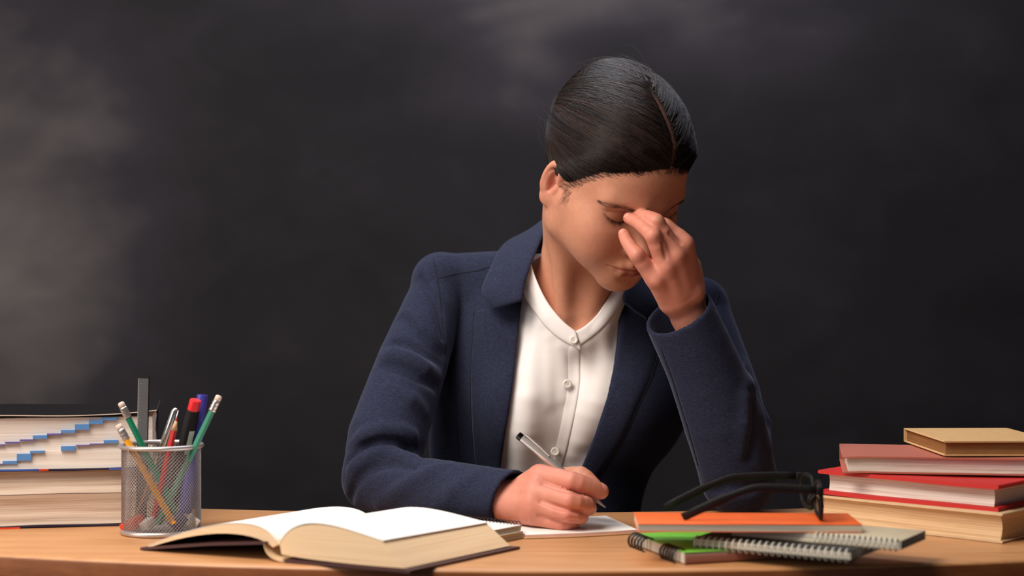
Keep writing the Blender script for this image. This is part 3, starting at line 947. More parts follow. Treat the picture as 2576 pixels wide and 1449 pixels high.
class Solid:
    """ordered list of smooth unions, cuts and reliefs, each with a bounding box"""
    def __init__(self):
        self.ops = []

    def _add(self, kind, k, fn, lo, hi):
        self.ops.append((kind, f32(k), fn, np.asarray(lo, f32), np.asarray(hi, f32)))
        return self

    def cone(self, a, b, ra, rb=None, k=0.01, kind='u'):
        rb = ra if rb is None else rb
        a = np.asarray(a, f32); b = np.asarray(b, f32)
        ab = b - a; L2 = f32(max(float(ab @ ab), 1e-12))
        ra, rb = f32(ra), f32(rb)

        def fn(P):
            pa = P - a
            t = np.clip((pa @ ab) / L2, 0, 1)
            q = pa - t[:, None] * ab
            return np.sqrt(np.einsum('ij,ij->i', q, q)) - (ra + t * (rb - ra))
        m = max(ra, rb)
        return self._add(kind, k, fn, np.minimum(a, b) - m, np.maximum(a, b) + m)

    def chain(self, pts, rs, k=0.01, kind='u', sub=3):
        """one smooth tapering limb along a spline through the joints"""
        p = np.asarray(pts, float); r = np.asarray(rs, float)
        if len(p) > 2 and sub > 1:
            e = np.concatenate([[2 * p[0] - p[1]], p, [2 * p[-1] - p[-2]]])
            q, qr = [], []
            for i in range(len(p) - 1):
                a, b, c, d = e[i:i + 4]
                for t in np.linspace(0, 1, sub, endpoint=False):
                    cr = 0.5 * (2 * b + (c - a) * t + (2 * a - 5 * b + 4 * c - d) * t * t + (3 * b - a - 3 * c + d) * t ** 3)
                    ln = b + (c - b) * t
                    q.append(0.55 * cr + 0.45 * ln); qr.append(r[i] + (r[i + 1] - r[i]) * t)
            p = np.array(q + [p[-1]]); r = np.array(qr + [r[-1]])
        p = p.astype(f32); r = r.astype(f32)

        def fn(P):
            o = None
            for i in range(len(p) - 1):
                ab = p[i + 1] - p[i]; L2 = f32(max(float(ab @ ab), 1e-12)); pa = P - p[i]
                t = np.clip((pa @ ab) / L2, 0, 1); w_ = pa - t[:, None] * ab
                v = np.sqrt(np.einsum('ij,ij->i', w_, w_)) - (r[i] + t * (r[i + 1] - r[i]))
                if o is None: o = v
                else:
                    h = np.maximum(f32(0.0016) - np.abs(o - v), 0) / f32(0.0016)
                    o = np.minimum(o, v) - h * h * f32(0.0016 * 0.25) * f32(0.3)
            return o
        m = r.max()
        return self._add(kind, k, fn, p.min(0) - m, p.max(0) + m)

    def ball(self, c, r, Rm=None, k=0.01, kind='u'):
        c = np.asarray(c, f32); r = np.asarray(r, f32) * np.ones(3, f32)
        Rm = None if Rm is None else np.asarray(Rm, f32)
        r2 = r * r

        def fn(P):
            p = P - c
            if Rm is not None: p = p @ Rm
            k0 = np.sqrt(np.einsum('ij,ij->i', p / r, p / r)) + f32(1e-9)
            k1 = np.sqrt(np.einsum('ij,ij->i', p / r2, p / r2)) + f32(1e-9)
            return k0 * (k0 - 1) / k1
        m = float(r.max())
        return self._add(kind, k, fn, c - m, c + m)

    def custom(self, fn, lo, hi, k=0.0, kind='u'):
        return self._add(kind, k, fn, lo, hi)

    def __call__(self, P, band=None):
        P = np.asarray(P, f32)
        if band is None or len(P) < 64:
            return self._eval(P, self.ops)
        lo = np.array([o[3] - o[1] for o in self.ops]) - f32(band)
        hi = np.array([o[4] + o[1] for o in self.ops]) + f32(band)
        key = np.floor(P / f32(0.03)).astype(np.int64)
        key -= key.min(0)
        key = (key[:, 0] * 4096 + key[:, 1]) * 4096 + key[:, 2]
        order = np.argsort(key, kind='stable')
        ks = key[order]
        cuts = np.flatnonzero(np.diff(ks)) + 1
        out = np.empty(len(P), f32)
        for idx in np.split(order, cuts):
            Q = P[idx]
            m = np.all((Q.max(0) > lo) & (Q.min(0) < hi), axis=1)
            out[idx] = self._eval(Q, [self.ops[i] for i in np.flatnonzero(m)])
        return out

    def _eval(self, P, ops):
        d = np.full(len(P), 10.0, f32)
        for kind, k, fn, lo, hi in ops:
            v = fn(P)
            if kind == 'r':
                d = d - v
                continue
            if kind == 's': v = -v
            h = np.maximum(k - np.abs(d - v), 0) / k if k > 0 else f32(0)
            if kind == 'u': d = np.minimum(d, v) - h * h * k * f32(0.25)
            else: d = np.maximum(d, v) + h * h * k * f32(0.25)
        return d.astype(f32)

    def grad(self, P, e=0.0006):
        P = np.asarray(P, f32)
        g = np.empty_like(P)
        for i in range(3):
            q = np.zeros(3, f32); q[i] = e
            g[:, i] = self(P + q, 0.02) - self(P - q, 0.02)
        n = np.linalg.norm(g, axis=1, keepdims=True) + 1e-12
        return g / n

    def project(self, V, it=2):
        V = np.asarray(V, f32).copy()
        e = f32(0.0005)
        for _ in range(it):
            d = self(V, 0.02)
            g = np.empty_like(V)
            for i in range(3):
                q = np.zeros(3, f32); q[i] = e
                g[:, i] = self(V + q, 0.02) - d
            g /= np.linalg.norm(g, axis=1, keepdims=True) + 1e-12
            V -= np.clip(d, -0.002, 0.002)[:, None] * g
        return V

    def hit(self, px, py, y0=1.66, y1=2.30, n=70, off=0.0):
        """distance Y where the view ray through a pixel first meets the surface (arrays)"""
        px = np.atleast_1d(np.asarray(px, float)); py = np.atleast_1d(np.asarray(py, float))
        Y = np.full(len(px), y0); res = np.full(len(px), np.nan); live = np.arange(len(px))
        for _ in range(n):
            y = Y[live]
            P = np.stack([(px[live] - 1288) * y / F, y, CAM_Z - (py[live] - 724.5) * y / F], 1)
            d = self(P) - off
            ok = d < 2e-4
            res[live[ok]] = y[ok]
            Y[live] = y + np.maximum(d * 0.92, 1.5e-4)
            live = live[~ok & (Y[live] < y1)]
            if len(live) == 0: break
        return res

    def mesh(self, lo, hi, h, project=2):
        lo = np.asarray(lo, float); hi = np.asarray(hi, float)
        B = 8
        nb = np.ceil((hi - lo) / (h * B)).astype(int) + 1
        ax = [lo[i] + (np.arange(nb[i]) + 0.5) * h * B - 0.5 * h for i in range(3)]
        Cc = np.stack(np.meshgrid(*ax, indexing='ij'), -1).reshape(-1, 3).astype(f32)
        dc = self(Cc)
        act = (np.abs(dc) < h * B * 1.5).reshape(nb)
        nf = nb * B
        D = np.repeat(np.repeat(np.repeat(np.where(dc < 0, f32(-1), f32(1)).reshape(nb), B, 0), B, 1), B, 2)
        bi = np.argwhere(act)
        sub = np.stack(np.meshgrid(*[np.arange(B)] * 3, indexing='ij'), -1).reshape(-1, 3)
        I = (bi[:, None, :] * B + sub[None]).reshape(-1, 3)
        step = 2_000_000
        for s in range(0, len(I), step):
            J = I[s:s + step]
            D[J[:, 0], J[:, 1], J[:, 2]] = self((lo + J * h).astype(f32), 0.03)
        S = D < 0
        c = np.zeros(nf - 1, np.uint8)
        offs = [(i, j, k) for i in (0, 1) for j in (0, 1) for k in (0, 1)]
        sl = lambda o: tuple(slice(o[a], nf[a] - 1 + o[a]) for a in range(3))
        for o in offs: c += S[sl(o)]
        cells = np.argwhere((c > 0) & (c < 8))
        acc = np.zeros((len(cells), 3)); cnt = np.zeros(len(cells))
        for a in range(3):
            for o in [q for q in offs if q[a] == 0]:
                q2 = list(o); q2[a] = 1
                A = cells + np.array(o); Bq = cells + np.array(q2)
                da = D[A[:, 0], A[:, 1], A[:, 2]]; db = D[Bq[:, 0], Bq[:, 1], Bq[:, 2]]
                x = (da < 0) != (db < 0)
                t = np.where(x, da / np.where(x, da - db, 1), 0)
                p = np.array(o)[None] + 0.0
                p = np.repeat(p, len(cells), 0); p[:, a] += t
                acc += p * x[:, None]; cnt += x
        V = lo + (cells + acc / cnt[:, None]) * h
        idx = np.full(nf - 1, -1, np.int64)
        idx[cells[:, 0], cells[:, 1], cells[:, 2]] = np.arange(len(cells))
        quads = []
        for a in range(3):
            b_, c_ = (a + 1) % 3, (a + 2) % 3
            s0 = [slice(None)] * 3; s1 = [slice(None)] * 3
            s0[a] = slice(0, -1); s1[a] = slice(1, None)
            X = S[tuple(s0)] != S[tuple(s1)]
            E = np.argwhere(X)
            E = E[(E[:, b_] > 0) & (E[:, c_] > 0) & (E[:, b_] < nf[b_] - 1) & (E[:, c_] < nf[c_] - 1)]
            def cell(db, dc_):
                q = E.copy(); q[:, b_] -= db; q[:, c_] -= dc_
                return idx[q[:, 0], q[:, 1], q[:, 2]]
            Q = np.stack([cell(1, 1), cell(0, 1), cell(0, 0), cell(1, 0)], 1)
            fl = S[E[:, 0], E[:, 1], E[:, 2]]
            Q[~fl] = Q[~fl][:, ::-1]
            quads.append(Q[(Q >= 0).all(1)])
        Q = np.concatenate(quads)
        V = V.astype(f32)
        if project: V = self.project(V, project)
        return V, Q


def smoothstep(a, b, x):
    t = np.clip((x - a) / (b - a), 0, 1)
    return t * t * (3 - 2 * t)


def seg_dist(P, pts):
    """distance of points to a polyline"""
    d = np.full(len(P), 9.0)
    for a, b in zip(pts[:-1], pts[1:]):
        a = np.asarray(a, float); b = np.asarray(b, float); ab = b - a
        t = np.clip(((P - a) @ ab) / max(ab @ ab, 1e-12), 0, 1)
        d = np.minimum(d, np.linalg.norm(P - a - t[:, None] * ab, axis=1))
    return d


def strands(paths, r0, r1=None, sides=3):
    """many thin hairs in one mesh; paths (n, m, 3)"""
    paths = np.asarray(paths, float); n, m, _ = paths.shape
    r = np.linspace(r0, r0 if r1 is None else r1, m)
    T = np.gradient(paths, axis=1); T /= np.linalg.norm(T, axis=2, keepdims=True) + 1e-12
    up = np.array([0.31, 0.52, 0.79]); s = np.cross(T, up); s /= np.linalg.norm(s, axis=2, keepdims=True) + 1e-12
    u = np.cross(s, T)
    ring = []
    for k in range(sides):
        a = 2 * math.pi * k / sides
        ring.append(paths + (s * math.cos(a) + u * math.sin(a)) * r[None, :, None])
    V = np.stack(ring, 2).reshape(-1, 3)
    i = np.arange(n)[:, None, None] * m * sides + np.arange(m - 1)[None, :, None] * sides
    k = np.arange(sides)[None, None, :]
    a = i + k; b = i + (k + 1) % sides
    Q = np.stack([a, b, b + sides, a + sides], -1).reshape(-1, 4)
    return V, Q
# ---------------------------------------------------------------- the woman
HT = np.array([0.1194, 1.939, CAM_Z + 0.1313])
HR = np.array([[0.86422455, -0.42851021, 0.26361891], [0.49722456, 0.64759174, -0.57740167], [0.07670508, 0.63008249, 0.77273048]])
HS = 0.985
BASE = np.array([0.08, 2.12, 0.0])


def HW(*p): return HT + HS * (HR @ np.array(p, float))
def HL(P): return ((np.asarray(P, float) - HT) @ HR) / HS


S = Solid()


def hb(c, r, k=0.01, kind='u', rot=None):
    S.ball(HW(*c), np.asarray(r) * HS, HR if rot is None else HR @ rot, k, kind)


def hc(a, b, ra, rb=None, k=0.01, kind='u'):
    S.cone(HW(*a), HW(*b), ra * HS, (ra if rb is None else rb) * HS, k, kind)


def rotz(a): return np.array([[math.cos(a), -math.sin(a), 0], [math.sin(a), math.cos(a), 0], [0, 0, 1]])
def rotx(a): return np.array([[1, 0, 0], [0, math.cos(a), -math.sin(a)], [0, math.sin(a), math.cos(a)]])
def roty(a): return np.array([[math.cos(a), 0, math.sin(a)], [0, 1, 0], [-math.sin(a), 0, math.cos(a)]])


# cranium and face masses
hb((0, 0.011, 0.030), (0.070, 0.089, 0.083), 0.001)
hb((0, -0.030, 0.035), (0.062, 0.058, 0.060), 0.03)
hb((0, -0.030, -0.028), (0.058, 0.056, 0.068), 0.03)
for s in (-1, 1):
    hc((s * 0.056, 0.000, -0.030), (s * 0.051, -0.006, -0.056), 0.016, 0.013, 0.03)        # jaw branch
    hc((s * 0.051, -0.006, -0.058), (s * 0.014, -0.070, -0.090), 0.013, 0.013, 0.03)       # jaw line
    hb((s * 0.044, -0.052, -0.026), (0.018, 0.020, 0.018), 0.03)                           # cheekbone
    hb((s * 0.036, -0.058, -0.052), (0.018, 0.020, 0.022), 0.03)                           # cheek
    hc((s * 0.012, -0.0815, 0.017), (s * 0.044, -0.067, 0.020), 0.009, 0.007, 0.02)        # brow
hb((0, -0.074, -0.0925), (0.016, 0.014, 0.014), 0.025)                                     # chin
hb((0, -0.078, -0.068), (0.024, 0.016, 0.018), 0.02)                                      # mouth barrel
for s in (-1, 1):
    hb((s * 0.034, -0.087, 0.004), (0.017, 0.011, 0.009), 0.016, 's')                     # eye sockets
# nose
hc((0, -0.080, 0.010), (0, -0.103, -0.031), 0.0085, 0.0095, 0.014)
hb((0, -0.1055, -0.0350), (0.0095, 0.0090, 0.0080), 0.008)
for s in (-1, 1):
    hb((s * 0.0115, -0.0945, -0.0385), (0.0068, 0.0100, 0.0068), 0.007)
    hb((s * 0.0062, -0.1010, -0.0455), (0.0033, 0.0050, 0.0030), 0.003, 's')
# closed eyes: lid over the eyeball, lash line, lid fold
LID = {}
for s in (-1, 1):
    hb((s * 0.0325, -0.0665, 0.0015), (0.0165, 0.0125, 0.0120), 0.006)
    lash = [(s * x, y, z) for x, y, z in ((0.0490, -0.0690, 0.0010), (0.0435, -0.0745, -0.0038), (0.0375, -0.0778, -0.0060), (0.0310, -0.0792, -0.0062), (0.0245, -0.0785, -0.0042), (0.0175, -0.0775, -0.0005))]
    fold = [(s * x, y, z) for x, y, z in ((0.0480, -0.0700, 0.0065), (0.0410, -0.0765, 0.0092), (0.0330, -0.0795, 0.0098), (0.0250, -0.0805, 0.0085), (0.0180, -0.0800, 0.0050))]
    LID[s] = (lash, fold)
    for line, rr in ((lash, 0.0010), (fold, 0.0006)):
        on = S.project(np.array([HW(*p) for p in line]), 6)
        S.chain(on, [rr * 0.4] + [rr] * (len(on) - 2) + [rr * 0.5], 0.002, 's')
# lips
for s in (-1, 1):
    up = [(s * 0.0250, -0.0822, -0.0645), (s * 0.0150, -0.0905, -0.0615), (s * 0.0055, -0.0950, -0.0588), (0, -0.0950, -0.0598)]
    for (a, b), (ra, rb) in zip(zip(up[:-1], up[1:]), ((0.0022, 0.0036), (0.0036, 0.0044), (0.0044, 0.0042))): hc(a, b, ra, rb, 0.006)
    lo_ = [(s * 0.0240, -0.0822, -0.0660), (s * 0.0130, -0.0900, -0.0705), (0, -0.0930, -0.0715)]
    for (a, b), (ra, rb) in zip(zip(lo_[:-1], lo_[1:]), ((0.0022, 0.0048), (0.0048, 0.0058))): hc(a, b, ra, rb, 0.006)
    hc((s * 0.0225, -0.0815, -0.0650), (0, -0.0905, -0.0655), 0.0045, 0.0062, 0.004)
gr = [(-0.0262, -0.0815, -0.0648), (-0.0150, -0.0945, -0.0655), (-0.005, -0.0985, -0.0648), (0, -0.0985, -0.0656), (0.005, -0.0985, -0.0648), (0.0150, -0.0945, -0.0655), (0.0262, -0.0815, -0.0648)]
on = S.project(np.array([HW(*p) for p in gr]), 8)
S.chain(on, [0.0005] + [0.0011] * 5 + [0.0005], 0.002, 's')
hb((0, -0.1000, -0.0825), (0.013, 0.006, 0.0040), 0.01, 's')                               # under the lip
hb((0, -0.1045, -0.0510), (0.0024, 0.004, 0.006), 0.006, 's')                              # philtrum
# ears
for s in (-1, 1):
    def E(u, v, n):      # u forward(-)/back(+), v up, n outwards
        o = np.array([s * 0.0715, 0.008, -0.012])
        back = np.array([s * 0.42, 0.90, 0.10]); back /= np.linalg.norm(back)
        upv = np.array([0.0, 0.10, 1.0]); upv -= back * (upv @ back); upv /= np.linalg.norm(upv)
        nn = np.cross(upv, back) * (1 if s > 0 else -1)
        if nn[0] * s < 0: nn = -nn
        return tuple(o + back * u + upv * v + nn * n)
    er = np.stack([np.array(E(1, 0, 0)) - np.array(E(0, 0, 0)), np.array(E(0, 1, 0)) - np.array(E(0, 0, 0)), np.array(E(0, 0, 1)) - np.array(E(0, 0, 0))], 1)
    hb(E(0.006, 0.003, 0.000), (0.0110, 0.0245, 0.0038), 0.006, rot=er)
    hb(E(0.003, -0.0195, 0.001), (0.0080, 0.0100, 0.0036), 0.008, rot=er)
    helix = [E(0.0065 - 0.0098 * math.cos(t), 0.0045 + 0.0225 * math.sin(t), 0.002 + 0.002 * math.sin(t * 0.8)) for t in np.linspace(0.15, 4.0, 16)]
    for a, b in zip(helix[:-1], helix[1:]): hc(a, b, 0.0027, 0.0027, 0.005)
    hb(E(0.0070, 0.006, 0.0050), (0.0056, 0.0135, 0.0034), 0.004, 's', rot=er)
    hb(E(0.004, -0.003, 0.0050), (0.0048, 0.0080, 0.0070), 0.004, 's', rot=er)
    ah = [E(0.0065 - 0.0054 * math.cos(t), 0.003 + 0.0140 * math.sin(t), 0.0028) for t in np.linspace(1.9, 4.3, 9)]
    for a, b in zip(ah[:-1], ah[1:]): hc(a, b, 0.0020, 0.0022, 0.004)
    hb(E(-0.004, -0.004, 0.003), (0.0032, 0.0055, 0.0032), 0.004, rot=er)

# neck, chest, arms (mostly under clothes)
NB = np.array([0.080, 2.085, 0.985])
S.cone(HW(0.004, 0.022, -0.045), HW(0.004, 0.030, -0.075), 0.044, 0.045, 0.03)
S.cone(HW(0.004, 0.032, -0.075), NB, 0.0450, 0.054, 0.03)
pit = np.array([0.078, 2.006, 0.958])
S.cone(HW(-0.050, 0.026, -0.040), pit + [-0.013, 0.010, 0.004], 0.009, 0.006, 0.035)
S.cone(HW(0.050, 0.026, -0.040), pit + [0.013, 0.010, 0.004], 0.009, 0.006, 0.035)
S.ball((0.080, 2.110, 0.89), (0.120, 0.078, 0.145), None, 0.05)
S.ball((0.060, 2.125, 0.72), (0.092, 0.070, 0.170), None, 0.05)
S.ball((0.050, 2.125, 0.60), (0.115, 0.085, 0.070), None, 0.05)
S.cone((0.04, 2.11, 1.010), (-0.075, 2.105, 1.000), 0.036, 0.028, 0.04)
S.cone((0.12, 2.11, 1.005), (0.215, 2.105, 0.970), 0.036, 0.026, 0.04)
S.ball(pit + [0, -0.004, 0.004], (0.005, 0.0045, 0.007), None, 0.016, 's')

REL, RCU = P3(957, 1203, 1.950), P3(1262, 1250, 1.806)
LEL, LCU = P3(1852, 1203, 1.918), P3(1716, 782, 1.886)
RSH, LSH = np.array([-0.080, 2.105, 0.990]), np.array([0.232, 2.105, 0.955])
RWR, LWR = P3(1266, 1258, 1.803), P3(1734, 794, 1.885)
S.chain([P3(1118, 728, 2.098), P3(1034, 912, 2.035), P3(962, 1120, 1.968), REL], [0.027, 0.030, 0.030, 0.029], 0.015)
S.chain([REL, P3(1015, 1232, 1.915), P3(1120, 1243, 1.860), RWR], [0.028, 0.026, 0.023, 0.0195], 0.006)
S.chain([P3(1760, 790, 2.098), P3(1826, 1000, 2.010), LEL], [0.027, 0.030, 0.029], 0.015)
S.cone(LEL, LEL * .55 + LWR * .45, 0.031, 0.028, 0.02)
S.cone(LEL * .55 + LWR * .45, LWR, 0.028, 0.0190, 0.006)

# ---- her left hand, at the bridge of the nose
NAILS = []


def finger(joints, radii, k=0.004, nail=None):
    J = [P3(*j) for j in joints]
    S.chain(J, radii, k)
    for j, r in zip(J[1:-1], radii[1:-1]):
        pass
    if nail is not None: NAILS.append((J[-2], J[-1], radii[-1], nail))
    return J


LM = dict(pinky=(1650, 703, 1.850), ring=(1675, 671, 1.846), middle=(1699, 643, 1.848), index=(1719, 616, 1.858))
carp = [P3(1690, 757, 1.872), P3(1705, 749, 1.868), P3(1722, 740, 1.870), P3(1736, 733, 1.878)]
CARP = dict(pinky=(carp[0], 0.0145), ring=(carp[1], 0.0155), middle=(carp[2], 0.0155), index=(carp[3], 0.0145))
for c in carp: S.cone(LWR, c, 0.0190, 0.0142, 0.006)
FL = {}


def digit(D_, nm, mcp, rest, radii, start, r0, nail=None, k=0.0030):
    J = [P3(*mcp)] + [P3(*q) for q in rest]
    S.chain([start] + J, [r0] + radii, k)
    if nail is not None: NAILS.append((J[-2], J[-1], radii[-1], nail))
    D_[nm] = J


digit(FL, 'index', LM['index'], [(1672, 571, 1.862), (1645, 556, 1.872), (1625, 552, 1.882)], [0.0118, 0.0093, 0.0083, 0.0074], *CARP['index'])
digit(FL, 'middle', LM['middle'], [(1650, 559, 1.838), (1620, 545, 1.854), (1600, 545, 1.868)], [0.0118, 0.0092, 0.0080, 0.0070], *CARP['middle'])
digit(FL, 'ring', LM['ring'], [(1642, 594, 1.830), (1606, 561, 1.848), (1582, 549, 1.861)], [0.0116, 0.0088, 0.0076, 0.0066], *CARP['ring'], nail=(-0.25, -1.0, 0.55))
digit(FL, 'pinky', LM['pinky'], [(1602, 643, 1.838), (1578, 609, 1.850), (1569, 589, 1.859)], [0.0112, 0.0084, 0.0073, 0.0064], *CARP['pinky'], nail=(-0.35, -1.0, 0.35))
S.chain([carp[3] + [0.004, 0.014, -0.004], P3(1738, 672, 1.898), P3(1708, 622, 1.900), P3(1678, 588, 1.897)], [0.0160, 0.0125, 0.0105, 0.0085], 0.008)   # thumb, far side of the nose
for a, b in (('pinky', 'ring'), ('ring', 'middle'), ('middle', 'index')):
    c0 = (CARP[a][0] + CARP[b][0]) / 2; c1 = (P3(*LM[a]) + P3(*LM[b])) / 2
    S.cone(c0, c0 * 0.12 + c1 * 0.88, 0.0145, 0.0105, 0.012)
for nm in ('pinky', 'ring', 'middle', 'index'):
    J = FL[nm]; ax_ = J[1] - J[0]; ax_ /= np.linalg.norm(ax_)
    S.ball(J[0] + [0, -0.0060, 0.0015], 0.0072, None, 0.012)                                  # knuckle
    S.ball(J[1] + [0.0008, -0.0032, 0.0012], 0.0058, None, 0.008)
    S.cone(J[0] + [0.001, -0.0105, -0.002], CARP[nm][0] + [0, -0.0140, 0.004], 0.0014, 0.0008, 0.012)   # tendon
S.ball(P3(1750, 738, 1.864), (0.005, 0.004, 0.005), None, 0.012)                              # wrist bone

# ---- her right hand, holding the pen
RM = dict(index=(1358, 1200, 1.787), middle=(1346, 1238, 1.774), ring=(1342, 1269, 1.768), pinky=(1344, 1297, 1.769))
rc = {'index': P3(1304, 1238, 1.800), 'middle': P3(1300, 1252, 1.793), 'ring': P3(1298, 1268, 1.789), 'pinky': P3(1300, 1284, 1.786)}
RC0 = dict(index=0.0145, middle=0.0155, ring=0.0155, pinky=0.0140)
FR = {}
for nm in RM: S.cone(RWR, rc[nm], 0.0195, RC0[nm], 0.006)
digit(FR, 'index', RM['index'], [(1440, 1211, 1.757), (1486, 1226, 1.761), (1511, 1236, 1.766)], [0.0125, 0.0104, 0.0095, 0.0087], rc['index'], 0.0145, nail=(0.75, -0.10, 0.65), k=0.0022)
digit(FR, 'middle', RM['middle'], [(1434, 1260, 1.742), (1474, 1270, 1.751), (1482, 1278, 1.764)], [0.0122, 0.0101, 0.0092, 0.0080], rc['middle'], 0.0155, nail=(1.0, 0.10, -0.15), k=0.0022)
digit(FR, 'ring', RM['ring'], [(1428, 1293, 1.743), (1462, 1299, 1.753), (1456, 1303, 1.772)], [0.0114, 0.0090, 0.0082, 0.0074], rc['ring'], 0.0155, k=0.0022)
digit(FR, 'pinky', RM['pinky'], [(1412, 1315, 1.754), (1440, 1315, 1.762), (1436, 1318, 1.778)], [0.0106, 0.0082, 0.0076, 0.0068], rc['pinky'], 0.0140, k=0.0022)
S.chain([P3(1318, 1244, 1.818), P3(1400, 1208, 1.812), P3(1461, 1198, 1.796), P3(1494, 1222, 1.787)], [0.0160, 0.0125, 0.0108, 0.0085], 0.008)
S.ball(P3(1365, 1288, 1.790), (0.026, 0.018, 0.013), None, 0.012)                           # heel of the palm
for a, b in (('index', 'middle'), ('middle', 'ring'), ('ring', 'pinky')):
    c0 = (rc[a] + rc[b]) / 2; c1 = (P3(*RM[a]) + P3(*RM[b])) / 2
    S.cone(c0, c0 * 0.25 + c1 * 0.75, 0.0142, 0.0098, 0.010)
for nm in RM:
    S.ball(FR[nm][0] + [-0.001, -0.0055, 0.0035], 0.0075, None, 0.012)

# creases where the fingers lie against each other
def crease(px, r, k):
    px = np.array(px, float); Y = S.hit(px[:, 0], px[:, 1], 1.70)
    if np.isnan(Y).any(): return
    S.chain([P3(a, c, y - 0.0002) for (a, c), y in zip(px, Y)], [r * 0.3] + [r] * (len(px) - 1), k, 's')


crease([(1366, 1217), (1398, 1228), (1436, 1237), (1470, 1246)], 0.0019, 0.004)
crease([(1360, 1262), (1396, 1275), (1434, 1283), (1462, 1287)], 0.0018, 0.004)
crease([(1356, 1297), (1392, 1307), (1428, 1311), (1450, 1312)], 0.0016, 0.004)
crease([(1675, 650), (1673, 634), (1668, 612)], 0.0014, 0.004)
crease([(1712, 612), (1700, 602), (1686, 588)], 0.0014, 0.004)

BOX = ((-0.26, 1.70, 0.52), (0.36, 2.26, 1.30))
V, Q = S.mesh((-0.26, 1.70, 0.50), (0.36, 2.26, 1.30), 0.0020, 1)
print('body', len(V), len(Q))


def vert_paint(me, name, col):
    a = me.color_attributes.new(name, 'FLOAT_COLOR', 'POINT')
    c = np.ones((len(me.vertices), 4), f32); c[:, :3] = col
    a.data.foreach_set('color', c.ravel())


SKIN = np.array(srgb(208, 147, 119)[:3]); PINK = np.array(srgb(214, 134, 117)[:3]); LIP = np.array(srgb(160, 80, 70)[:3])


def skin_colour(P):
    l = HL(P)
    col = np.repeat(SKIN[None], len(P), 0)

    def mix(c, wgt): col[:] = col * (1 - wgt[:, None]) + c * wgt[:, None]
    face = l[:, 2] > -0.13
    for s in (-1, 1):
        mix(PINK, 0.35 * np.exp(-(((l - [s * 0.042, -0.065, -0.035]) / [0.022, 0.03, 0.022]) ** 2).sum(1)))
        mix(PINK, 0.55 * np.exp(-(((l - [s * 0.078, 0.012, -0.01]) / [0.014, 0.02, 0.03]) ** 2).sum(1)))
    mix(PINK, 0.5 * np.exp(-(((l - [0, -0.11, -0.04]) / [0.014, 0.014, 0.012]) ** 2).sum(1)))
    wl = np.zeros(len(P))
    d = seg_dist(l, [(-0.0245, -0.083, -0.065), (-0.012, -0.092, -0.063), (0, -0.0965, -0.0625), (0.012, -0.092, -0.063), (0.0245, -0.083, -0.065)])
    d2 = seg_dist(l, [(-0.020, -0.086, -0.0675), (-0.010, -0.0935, -0.0715), (0, -0.0965, -0.0725), (0.010, -0.0935, -0.0715), (0.020, -0.086, -0.0675)])
    mix(LIP, 0.9 * np.maximum(1 - smoothstep(0.0038, 0.0062, d), 1 - smoothstep(0.0050, 0.0070, d2)))
    for s in (-1, 1):
        mix(np.array(srgb(110, 60, 50)[:3]), 0.7 * (1 - smoothstep(0.0005, 0.0022, seg_dist(l, LID[s][0]))))
        mix(np.array(srgb(160, 98, 76)[:3]), 0.5 * np.exp(-(((l - [s * 0.0325, -0.079, -0.002]) / [0.018, 0.02, 0.009]) ** 2).sum(1)))
    # hands are pinker, most at knuckles and tips
    hand = np.maximum(1 - smoothstep(0.0, 0.16, np.linalg.norm(P - P3(1660, 640, 1.86), axis=1) - 0.03) if False else np.zeros(len(P)), 0)
    dl = np.minimum(np.min([seg_dist(P, FL[n]) for n in FL], axis=0), np.min([seg_dist(P, [P3(*LM[n]), LWR]) for n in LM], axis=0))
    dr = np.minimum(np.min([seg_dist(P, FR[n]) for n in FR], axis=0), np.min([seg_dist(P, [P3(*RM[n]), RWR]) for n in RM], axis=0))
    onl = 1 - smoothstep(0.018, 0.030, dl); onr = 1 - smoothstep(0.02, 0.035, dr)
    headw = (np.abs(l[:, 0]) < 0.085) & (l[:, 1] > -0.0) | (dl > 0.03)
    inl = (S_LHAND(P.astype(f32)) < 0.0012)
    mix(PINK, 0.62 * np.maximum(inl * onl, onr))
    for n in FL:
        for j in (0, 1): mix(PINK, 0.5 * inl * np.exp(-(np.linalg.norm(P - FL[n][j], axis=1) / 0.013) ** 2))
        mix(PINK * 1.05, 0.5 * inl * np.exp(-(np.linalg.norm(P - FL[n][3], axis=1) / 0.011) ** 2))
    for n in FR:
        for j in (0, 1, 3): mix(PINK, 0.55 * np.exp(-(np.linalg.norm(P - FR[n][j], axis=1) / 0.014) ** 2))
    return col


S_LHAND = Solid()
for n in FL:
    S_LHAND.chain(FL[n], [0.0115, 0.0098, 0.0085, 0.0078], 0.004)
    S_LHAND.cone(P3(*LM[n]), LWR, 0.016, 0.024, 0.016)
for n in LM: S_LHAND.cone(carp[1], P3(*LM[n]), 0.019, 0.0135, 0.016)

# finer mesh where the face and the hands are seen
me = mesh_np('woman', V - BASE, Q)
bm = bmesh.new(); bm.from_mesh(me)
lv = HL(V)
fine = ((lv[:, 1] < -0.035) & (np.abs(lv[:, 0]) < 0.062) & (lv[:, 2] > -0.095) & (lv[:, 2] < 0.03)) | ((lv[:, 0] < -0.062) & (np.abs(lv[:, 1]) < 0.05) & (np.abs(lv[:, 2]) < 0.06))
S_RH = np.min([seg_dist(V, FR[n]) for n in FR], axis=0)
fine |= (S_LHAND(V) < 0.003) & (np.min([seg_dist(V, FL[n]) for n in FL], axis=0) < 0.02)
fine |= S_RH < 0.018
bm.verts.ensure_lookup_table()
fv = [bm.verts[i] for i in np.flatnonzero(fine)]
fs = set(fv)
es = [e for e in bm.edges if e.verts[0] in fs and e.verts[1] in fs]
bmesh.ops.subdivide_edges(bm, edges=es, cuts=1, use_grid_fill=True)
bm.to_mesh(me); bm.free()
co = np.empty(len(me.vertices) * 3, f32); me.vertices.foreach_get('co', co)
